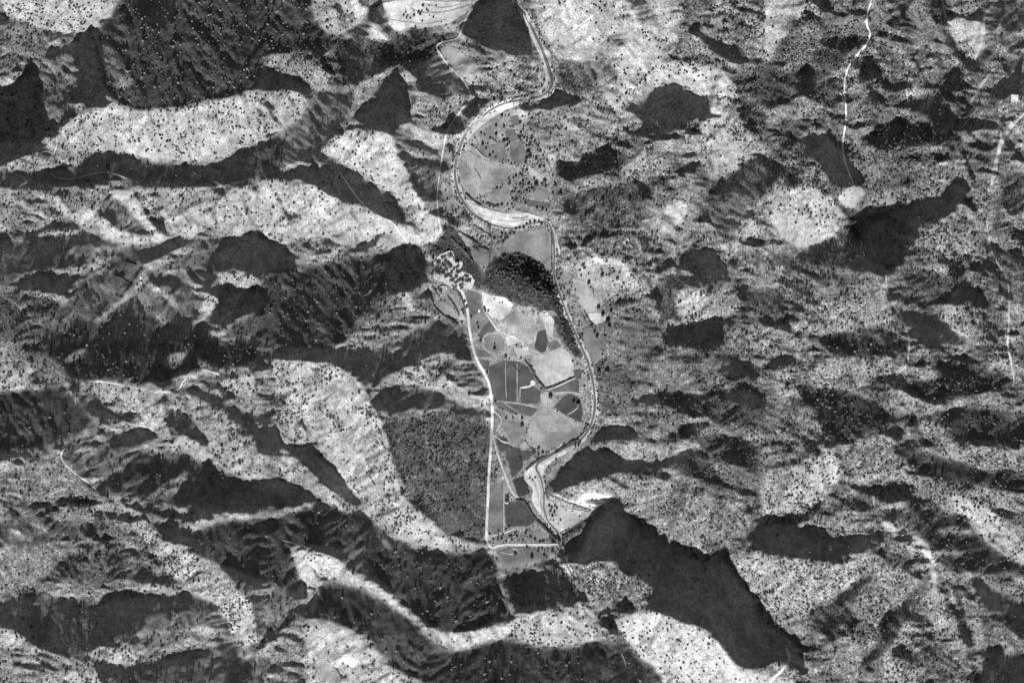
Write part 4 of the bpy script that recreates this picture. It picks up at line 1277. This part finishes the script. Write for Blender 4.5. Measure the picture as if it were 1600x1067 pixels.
for pth, lab in [
 ("705,392 708,396 709,400", "white wall running down from the village's northern corner"),
 ("708,443 716,438 723,434 730,430", "long white wall along the diagonal lane of the village"),
 ("719,439 722,444 728,447", "white wall below the diagonal roof at the village's south"),
 ("683,452 690,447 698,448 699,455 693,462 686,460 683,452", "white wall enclosing the separate yard southwest of the village"),
 ("677,412 682,407 684,404", "white wall on the village's western edge"),
 ("678,424 680,432 687,438", "white wall round the southwestern yard of the village"),
 ("725,431 730,427 734,429", "white wall at the village's eastern corner"),
 ("1339,720 1336,728 1340,733 1347,730 1349,722 1345,717 1339,720", "dark stone ring round two huts on the eastern hill"),
 ("743,232 746,236 750,240", "northern half of the white wall in the middle bend's field"),
 ("751,241 756,245 761,248", "southern half of the white wall in the middle bend's field"),
 ("1562,633 1572,631 1580,636 1586,650 1592,664", "eastern pale wall of the stone pen at the far eastern edge"),
 ("1562,634 1566,645 1563,656 1560,664", "western pale wall of the stone pen at the far eastern edge"),
 ]:
    wall_line(pth, 2.2, 1.6, lab, .06 if 'dark' in lab else .22 if 'pen' in lab else .6)

for pth, h, w, lab in [
 ("699,463 705,470 711,480 716,490 717,494", 2.5, 3, "dark hedge between the two pale fields below the walled yard"),
 ("669,450 668,458 674,468 680,480 690,490 704,499 716,507", 3, 4, "dark hedge bounding the village fields on the hill side"),
 ("706,446 713,454 719,463 724,474 727,490", 2.5, 3, "dark hedge on the western verge of the village road"),
 ("675,448 680,456 687,464", 3, 5, "dark hedge beside the narrow field west of the walled yard"),
 ("802,572 812,582", 2, 2, "short dark hedge on the northern rim of the dark field"),
 ("820,563 828,573 836,588 843,597 852,607", 2.2, 2.4, "dark hedge between the dark field and the large white field"),
 ("853,607 868,602 884,595 897,589", 2.2, 3.6, "dark hedge along the southern edge of the large white field"),
 ("820,688 826,696 836,706", 2, 1.8, "thin dark hedge west of the big pale southern field"),
 ("822,735 832,726 846,717 856,712", 3, 4.5, "dark hedge on the bank above the southern gravel bed"),
 ("868,708 880,700 896,690 904,688", 3.5, 6, "broad dark hedge along the river below the big pale field"),
 ("806,782 818,784 826,794 834,808 846,820 858,832 868,842", 3.5, 6, "dark hedge on the western bank of the southern river bend"),
 ("775,323 768,320 760,318", 3, 5, "short hedge at the southern tip of the triangular field"),
 ("727,303 735,310 745,318 752,322", 3, 3.5, "hedge on the inner bank of the middle river bend"),
 ("861,365 862,385 862,405 862,425", 3.5, 4, "straight hedge on the eastern side of the field below the bend"),
 ("740,352 752,360 764,368 768,380 766,398 765,412", 3, 4, "curved hedge between the village woods and the pale field"),
 ("715,360 726,368 738,376 748,384", 3, 3.6, "slanting hedge above the small fields north of the village"),
 ("746,386 756,388 764,392", 3, 4, "hedge on the northern edge of the grey field by the village"),
 ("704,372 716,384 728,396 738,408", 4, 6, "broad dark hedge descending beside the village's eastern woods"),
 ("912,485 916,492 922,502 928,508", 2.2, 1.8, "dark hedge on the western edge of the small white field"),
 ("926,450 928,460 928,466", 2, 1.4, "short dark hedge on the pale field east of the river"),
 ("742,264 746,270 751,279", 1.8, 1.6, "short dark hedge in the middle of the bend's pale field"),
 ("520,1041 527,1046 531,1053 533,1059 540,1058", 1.8, 1.4, "crooked dark hedge between the white patches at the southern edge"),
 ("501,896 507,900 512,903", 1.8, 1.6, "eastern dark hedge across the bare ridge"),
 ("484,914 490,921 496,925", 1.8, 1.6, "western dark hedge across the bare ridge"),
 ("493,866 498,867 503,868", 2.4, 3, "dark hedge on the crest of the bare ridge"),
 ("493,861 500,861 506,863", 2.4, 2.4, "dark hedge on the shaded side of the bare ridge"),
 ("178,431 188,434 196,440 201,443", 2, 2.2, "southern dark terrace hedge on the western slope"),
 ("179,425 186,428 194,432", 2, 1.6, "middle dark terrace hedge on the western slope"),
 ("194,410 204,412 212,415", 2.2, 2.4, "northern dark terrace hedge on the western slope"),
 ("588,389 596,385 600,380", 2, 1.8, "northern dark terrace hedge on the field fan west of the village"),
 ("592,393 600,390 606,386", 2, 1.8, "southern dark terrace hedge on the field fan west of the village"),
 ("612,388 616,393", 2, 1.6, "short dark terrace hedge on the field fan west of the village"),
 ]:
    wall_line(pth, h, w, lab, None, 'hedge', 'hedge', 'hedges between the fields', .3, m_leaf)

# the road bridge over the southern river
br = world(869, 851)
be = bpy.data.objects.new('bridge', None); COL.objects.link(be); be.location = (br[0], br[1], br[2] + .2)
tag(be, "pale road bridge crossing the river at the southern end of the road", 'bridge')
dk = link('deck', box_mesh('deck', 13, 3.2, .4, 1.1), m_wall, be, .5)
for s in (-1, 1):
    pr = link('parapet', box_mesh('parapet', 13, .25, 1.1, 2.0), m_wall, be, .5); pr.location = (0, s * 2.9, 0)

# ---------------------------------------------------------------- trees
rng = np.random.default_rng(7)
def crown_mesh(name, seed, lobes=7):
    r = random.Random(seed); bm = bmesh.new()
    for k in range(lobes):
        a = k / (lobes - 1) * 2 * math.pi + r.random() * .7 if k else 0
        rad = (r.uniform(.35, .58) if k else 0); c = Vector((math.cos(a) * rad, math.sin(a) * rad, .75 + (r.uniform(-.2, .25) if k else .3)))
        sz = r.uniform(.42, .62) if k else .72
        g = bmesh.ops.create_icosphere(bm, subdivisions=2 if k == 0 else 1, radius=sz)
        for vv in g['verts']:
            vv.co = Vector((vv.co.x, vv.co.y, vv.co.z * .85)) * (1 + r.uniform(-.16, .16)) + c
    me = bpy.data.meshes.new(name); bm.to_mesh(me); bm.free(); me.materials.append(m_leaf)
    return me
def trunk_mesh():
    v = []; f = []
    for j, (z, rr) in enumerate(((-.35, .13), (.2, .1), (.7, .07))):
        for k in range(6): v.append((math.cos(k * math.pi / 3) * rr, math.sin(k * math.pi / 3) * rr, z))
    for j in range(2):
        for k in range(6): f.append((j * 6 + k, j * 6 + (k + 1) % 6, j * 6 + 6 + (k + 1) % 6, j * 6 + 6 + k))
    me = mesh('trunk', v, f, True); me.materials.append(m_bark); return me
CROWNS = [crown_mesh('crown', s) for s in (3, 14, 25, 36, 47)]
TRUNK = trunk_mesh()
ORD = "second third fourth fifth sixth seventh eighth ninth tenth eleventh twelfth thirteenth fourteenth fifteenth sixteenth seventeenth eighteenth nineteenth twentieth".split()
GROVES = [
 ("on the gravel bar at the northern bend", "west", "633.8,19,1.5 630.4,24.4,2 636.8,24.4,1.3 635,28.5,1.7 640.6,28.8,1.7 646.3,17.5,1.4 646.5,24.6,2.4 653.5,19.6,2.4 656.3,22.5,2.2 658.8,17.3,1.6 666.3,15.6,2 660.6,9,2.6 670,8.8,1.3 681.3,8.4,1.6 659.4,33.1,1.8 676.9,26.9,1.8 668.8,17.5,1.5 671,24.4,1.3 689.4,34.4,1.3"),
 ("on the meadow in the upper bend's corner", "west", "798,112.5,3 803,120,2.2 838.8,113,4 833.8,109.4,2 823.8,124.4,3.4 817.5,130,3.2 807,135,3 824.4,139.4,2.2 830.6,137.5,2.3 837.5,137.3,2.3 846.5,134,2 804.4,145.9,2.2 840,124.4,1.3 811,107.5,1.4"),
 ("on the western meadow above the river bend", "west", "772,156,3 764.4,149.4,2.2 757.5,142,2.3 762,134.8,2.1 765.6,141,1.3 790.6,124.6,1.3 776,120,1.6 763.8,110,1.8 768.4,109.8,1.4 797,158,1.5 791,158.5,1.3 802.5,163,1.5"),
 ("by the small fields inside the middle bend", "north", "783.8,182.5,3 795,181,2 775,197,2.7 775,210,2.8 757,211,2 765.6,217,2.6 753.8,226,3 762,225,1.6 759.4,233,2.2 765,244,2.7 774.4,246,2.2 770,239,2 787,220.6,3.4 792,219.5,3"),
 ("in the belt east of the bend's fields", "north", "812.5,192.5,2.7 818,198.8,1.8 813.8,208,2.5 812,215.6,3 818.8,216.2,2.5 823,220.6,2.3 826.9,227.5,2.8 825,238.8,4 827.5,245,4 822.5,248,3 821,255,2.6 835,222.5,2.4 837.5,249,3 839.6,235,1.9"),
 ("around the small pale field by the dark ravine", "west", "848.8,243,1.8 845,250.6,1.5 855,250.6,2.4 863,249.4,2.5 872,252,1.8 843,262,2.8 850,260.6,2.4 863.8,274.4,2.2 851,284,4 837.5,288.8,4 834.4,279.4,2.4 867.5,291,4.4 852.5,292,2.4 863.8,302.5,2.6 875,303,2"),
 ("in the thicket southeast of the bend's fields", "west", "826,288.8,3 776,295,3.2 768.8,301,1.3 785,290.6,1.3 823,298.8,2.7 812.5,288.8,2.6 806,275,2.4 802,278,2 796,287.5,2.6 805,296,2.6 810,302,2.5 816,294,2.2 800,300,2.4"),
 ("in the row along the middle gravel bed", "west", "746,310.6,1.6 751,308,1.8 757,307.5,1.3 755,317.5,2 760,319.4,2.4 765,322,2.6 771,323.5,2.6 777.5,322,2.6 783.8,320.6,2.6 793,320,2.3 799.6,319.8,2 806,313.8,2.6 800.5,311,2.4 820.6,318,2.3 838.8,326,2.5 847.5,328,2.6 853.8,329.4,2.4"),
 ("in the dark grove south of the gravel bed", "west", "784,366,2.5 790,367,2.5 797,366,2.5 803,365,2.5 783,372,2.5 789,374,2.5 786,378,2.5 792.5,372,2.5 806,358,2.6 812,357,2.6 818,356,2.6 823,351,2.6 828,348,2.6 835,346,2.6 842,347,2.6 846,350,2.6"),
 ("on the white field east of the river", "west", "898,414,2.2 911,414,4 913,419,3 905.8,422,2.6 908,431,2 919.5,428,1.8 920,442,3.4 923,449.8,2 940.8,431,3.6 940,422,1.9 947.5,430,2 951.8,430.5,2.4 959,425.5,2.8 957,420,1.7 953.5,423.5,1.5 967.8,426.5,2.5 964.8,435.8,3 930,437,1.3 957.8,440,1.8"),
 ("beside the pale strip fields east of the river", "north", "935,481.8,3.4 942,492,3.6 949.5,502,4.4 951.8,511,3.6 954.8,487,3.3 953,470.5,2.2 888.8,484,1.6 933,526,3.2 929,518.5,3 907.5,538,2.2 906,529,2 936,580.8,4 948,581.5,4.5 941,554.5,2 945,526,3"),
 ("around the village road fields", "north", "726,471,2.4 729,480,2.6 735.8,496,2.6 745.5,506,2.2 747,511.8,2.2 756.8,481.8,2.4 758.2,485.5,2.2 762.8,486,2 772.5,499,1.2 776,500.5,1.4 780,473.5,1.4 784.8,472.8,1.8 772.5,466.8,1.5 798.8,469.8,2 721.5,504,2.4"),
 ("on the stony ground north of the dark fields", "north", "750.8,533.5,2.4 772.5,546,3 772.8,537,1.8 789.8,558,2.8 807,540,1.9 814.5,543,1.5 813.8,559.8,1.8 795.8,560.5,1.5 761,581.5,2.2"),
 ("among the southern fields", "north", "860,620,4.2 896,628,2.8 903,631.6,4 815.5,654,2.4 815.8,665,3.4 841.6,701,2.8 829.5,686.7,1.4"),
 ("in the clump on the southern gravel bar", "north", "858,790,2.4 862,793,2.4 867,790.5,2.4 870,794,2.4 860,799,2.4 866,800,2.4 863,806,2.4 858.5,803.8,1.4 868,805,1.5 860,811.7,1.3 864.8,813,1.5 875.8,812.8,2 872,818,1.3"),
 ("beside the southern gravel bed", "north", "854,738,1.3 884,797,1.5 894.5,798.5,1.7 905.5,806.8,1.4 925,779.8,2 932,780.5,1.7 884.8,770.8,2.6 893,774.5,2 828,747,1.8 832,750,1.8 836,746,1.8 793,777,2.6"),
 ("by the road at the southern bridge", "west", "764.8,834,2.2 805,866.5,3 830.8,871,3 840.5,862,2.6 823,856,2.6 828.5,839.5,2.8 836,844,2.6 843.5,847.5,2.4 821,833.5,2.2 808,838.8,2.4 790,827.5,2 779,829.8,1.7 783.5,841.8,2.2 870.5,842,3.6 874,845,3.6 879,853,3.6 863,862,3"),
 ("on the bare ridge in the south", "west", "482,870.8,2 487,866.7,1.8 491.5,871.2,1.8 486.5,875,2.4 493,878,1.5 497.8,876.7,1 505,880,1.4 501.8,889,1.7 509.7,890,1.7 690,1002.5,2 730,1000,2 543.8,1040.8,2"),
 ("in the copse beside the southern pale slope", "north", "458,992,2.2 465,994.5,2.2 479,992.8,2.2 462,1000,2.2 472,1002,2.2 470,1018,2.2 472.5,1010,2.2"),
 ("on the bright slope in the southeast", "north", "1025.8,958,2.6 987,949,3 1002.5,950.5,2.6 1011,951.5,2.4 1015.5,984.5,2.2 1035.5,980.5,2 1047.5,975,2 1075,989.5,2.2 988.8,996,2.4 1001,1010.5,2.4 998.8,1025,2.4 1046,1027.5,2 1061,1006,2 1071,1012.5,2.2 1053.8,1016,2 975,988,2.4 967.5,960,2.4 930,923,2.4 1080,1001,2"),
 ("on the white clearing below the hill track", "north", "1327.5,297.5,1.6 1330,302,1.4 1314,303.4,1.8 1319,306,1.8 1331,309,1.2"),
 ("near the stone ring on the eastern hill", "north", "1350,745,2.5 1359.5,740,2 1365.8,724.8,2.2 1371.5,725.5,2 1350.8,716.5,1.7 1364.8,712.8,1.9 1370,739,1.7 1386.5,735.5,2.4 1383,731,1.6 1327.5,707,2.4 1397.8,708,3 1374.8,737,1.8"),
 ("in the pale ring on the southeastern slope", "north", "1182,940,1.9"),
]
tree_xy = []
ti = 0
for where, way, lst in GROVES:
    tr = pts(lst)
    order = np.argsort(tr[:, 0] if way == 'west' else tr[:, 1])
    nT = len(tr)
    for rank, k in enumerate(order):
        x, y, r = tr[k]
        size = 'large' if r >= 3.2 else 'middling' if r >= 2.2 else 'small'
        opp = {'west': 'east', 'north': 'south'}[way]
        pos = f'{way}ernmost' if rank == 0 else f'{opp}ernmost' if rank == nT - 1 else f'{ORD[rank - 1]} from the {way}' if rank <= (nT - 1) / 2 else f'{ORD[nT - 2 - rank]} from the {opp}'
        lab = f"{size} dark tree {where}, {pos}" if nT > 1 else "small dark tree standing alone in the pale ring on the slope"
        p = world(x, y); rr = r * U * .92
        e = bpy.data.objects.new('tree', None); COL.objects.link(e)
        e.location = tuple(p); e.rotation_euler = (0, 0, rng.uniform(0, 6.28)); e.scale = (rr, rr, rr * rng.uniform(.6, .9))
        tag(e, lab, 'tree', 'trees ' + where)
        link('crown', CROWNS[ti % 5], None, e); link('trunk', TRUNK, None, e)
        tree_xy.append((x, y, r)); ti += 1

# hillside scrub and small trees beyond counting: one object, a crown stood on every point
riv = spline(RIVER, 2.0)
for row in riv:
    for s in (-1, 1):
        pass
dn = dens * (1 - np.clip(keep_off, 0, 1))
patchy = np.clip(.95 + 1.5 * fbm(GX, GY, 24, 61, 4) + 1.3 * fbm(GX, GY, 90, 67, 3), .06, 2.2) * .62 * np.clip(.9 + 1.6 * fbm(GX, GY, 9, 83, 2), .15, 2.2)
dn = dn * patchy * np.interp(tone_raw, [.55, .75], [1, 1.55])
CELL = 2.9
cx, cy = np.meshgrid(np.arange(-70, W + 70, CELL), np.arange(-70, H + 70, CELL))
px = (cx + rng.uniform(0, CELL, cx.shape)).ravel(); py = (cy + rng.uniform(0, CELL, cx.shape)).ravel()
pr = sample(dn, px, py) * CELL * CELL
sel = rng.random(len(px)) < pr
px, py = px[sel], py[sel]
rad = np.clip(rng.lognormal(math.log(1.16), .38, len(px)), .6, 2.25)
rad = rad * np.interp(sample(tone_raw, px, py), [.5, .7], [1, 1.22])
kn = np.zeros_like(dens); r = fill(smooth_poly(pts("752,440 762,420 772,405 790,398 815,395 832,404 848,416 862,432 874,452 884,490 896,525 912,562 896,552 880,535 868,512 866,496 848,488 836,478 815,476 790,465 770,458")), CX, CY, gx[0], gy[0], STEP); kn[r[0]] = r[1]
rad = np.minimum(rad * (1 + .55 * sample(kn, px, py)), 2.4)
thin = sample(dens, px, py) < .03
rad = np.where(thin, np.clip(rad * 1.08, .7, 2.25), rad)
# bankside bushes
bx, by, brd = [], [], []
for i, row in enumerate(riv):
    d = riv[min(i + 1, len(riv) - 1)][:2] - riv[max(i - 1, 0)][:2]; d = d / (np.hypot(*d) + 1e-9)
    for s in (-1, 1):
        if rng.random() < .55:
            o_ = s * (row[2] / 2 + rng.uniform(1.5, 4.5)); bx.append(row[0] - d[1] * o_); by.append(row[1] + d[0] * o_); brd.append(rng.uniform(.9, 1.9))
bx, by, brd = np.array(bx), np.array(by), np.array(brd)
ok = sample(np.clip(keep_off, 0, 1), bx, by) < .5
px = np.r_[px, bx[ok]]; py = np.r_[py, by[ok]]; rad = np.r_[rad, brd[ok]]
tx = np.array(tree_xy)
clash = np.zeros(len(px), bool)
for x, y, r in tx: clash |= (px - x) ** 2 + (py - y) ** 2 < (r + 1.2) ** 2
px, py, rad = px[~clash], py[~clash], rad[~clash]
print('scrub plants', len(px))
def growth(name, px, py, size, tall, crown_mat):
    """one object: a crown stood on every point"""
    me = bpy.data.meshes.new(name); me.vertices.add(len(px))
    me.vertices.foreach_set('co', world(px, py, -.1).reshape(-1).astype(np.float32))
    for nm, a, ty in (('size', size, 'FLOAT'), ('tall', tall, 'FLOAT'), ('turn', rng.uniform(0, 6.28, len(px)), 'FLOAT'), ('kindno', rng.integers(0, 5, len(px)), 'INT')):
        at_ = me.attributes.new(nm, ty, 'POINT'); at_.data.foreach_set('value', a.astype(np.int32 if ty == 'INT' else np.float32))
    scrub = link(name, me); tag(scrub, kind='stuff')
    me.materials.append(crown_mat)
    g = bpy.data.node_groups.new('scrub_growth', 'GeometryNodeTree')
    g.interface.new_socket('Geometry', in_out='INPUT', socket_type='NodeSocketGeometry'); g.interface.new_socket('Geometry', in_out='OUTPUT', socket_type='NodeSocketGeometry')
    gi = g.nodes.new('NodeGroupInput'); go = g.nodes.new('NodeGroupOutput')
    m2p = g.nodes.new('GeometryNodeMeshToPoints'); iop = g.nodes.new('GeometryNodeInstanceOnPoints')
    g.links.new(gi.outputs[0], m2p.inputs[0]); g.links.new(m2p.outputs[0], iop.inputs['Points'])
    jn = g.nodes.new('GeometryNodeJoinGeometry')
    first = {}
    for o in COL.objects:
        if o.name.split('.')[0] == 'crown' and o.data.name not in first: first[o.data.name] = o
    for nm in sorted(first, reverse=True):
        oi = g.nodes.new('GeometryNodeObjectInfo'); oi.inputs['Object'].default_value = first[nm]; oi.transform_space = 'ORIGINAL'
        gti = g.nodes.new('GeometryNodeGeometryToInstance'); g.links.new(oi.outputs['Geometry'], gti.inputs[0]); g.links.new(gti.outputs[0], jn.inputs[0])
    iop.inputs['Pick Instance'].default_value = True
    def named(nm, ty):
        k = g.nodes.new('GeometryNodeInputNamedAttribute'); k.data_type = ty; k.inputs['Name'].default_value = nm; return k.outputs[0]
    g.links.new(named('kindno', 'INT'), iop.inputs['Instance Index'])
    cs = g.nodes.new('ShaderNodeCombineXYZ'); sz_ = named('size', 'FLOAT')
    g.links.new(sz_, cs.inputs[0]); g.links.new(sz_, cs.inputs[1]); g.links.new(named('tall', 'FLOAT'), cs.inputs[2]); g.links.new(cs.outputs[0], iop.inputs['Scale'])
    cr = g.nodes.new('ShaderNodeCombineXYZ'); g.links.new(named('turn', 'FLOAT'), cr.inputs[2])
    e2r = g.nodes.new('FunctionNodeEulerToRotation'); g.links.new(cr.outputs[0], e2r.inputs[0]); g.links.new(e2r.outputs[0], iop.inputs['Rotation'])
    smn = g.nodes.new('GeometryNodeSetMaterial'); smn.inputs['Material'].default_value = crown_mat
    g.links.new(jn.outputs[0], smn.inputs['Geometry']); g.links.new(smn.outputs[0], iop.inputs['Instance'])
    g.links.new(iop.outputs[0], go.inputs[0])
    md = scrub.modifiers.new('scrub_growth', 'NODES'); md.node_group = g

growth('hillside_scrub', px, py, rad * U, rad * U * rng.uniform(.65, 1.0, len(px)) * np.interp(sample(tone_raw, px, py), [.05, .13, .17, .5], [1.5, 1.5, .45, .85]), m_leaf)
qx = (cx + rng.uniform(0, CELL, cx.shape)).ravel(); qy = (cy + rng.uniform(0, CELL, cx.shape)).ravel()
pd = pale * np.clip(.9 + 1.4 * fbm(GX, GY, 30, 91, 4), .1, 2.2) * (1 - np.clip(keep_off, 0, 1))
s2 = rng.random(len(qx)) < sample(pd, qx, qy) * CELL * CELL
qx, qy = qx[s2], qy[s2]; r2 = np.clip(rng.lognormal(math.log(1.15), .4, len(qx)), .5, 2.3) * U
growth('pale_hillside_trees', qx, qy, r2, r2 * rng.uniform(.55, .9, len(qx)), m_pale)
print('pale trees', len(qx))
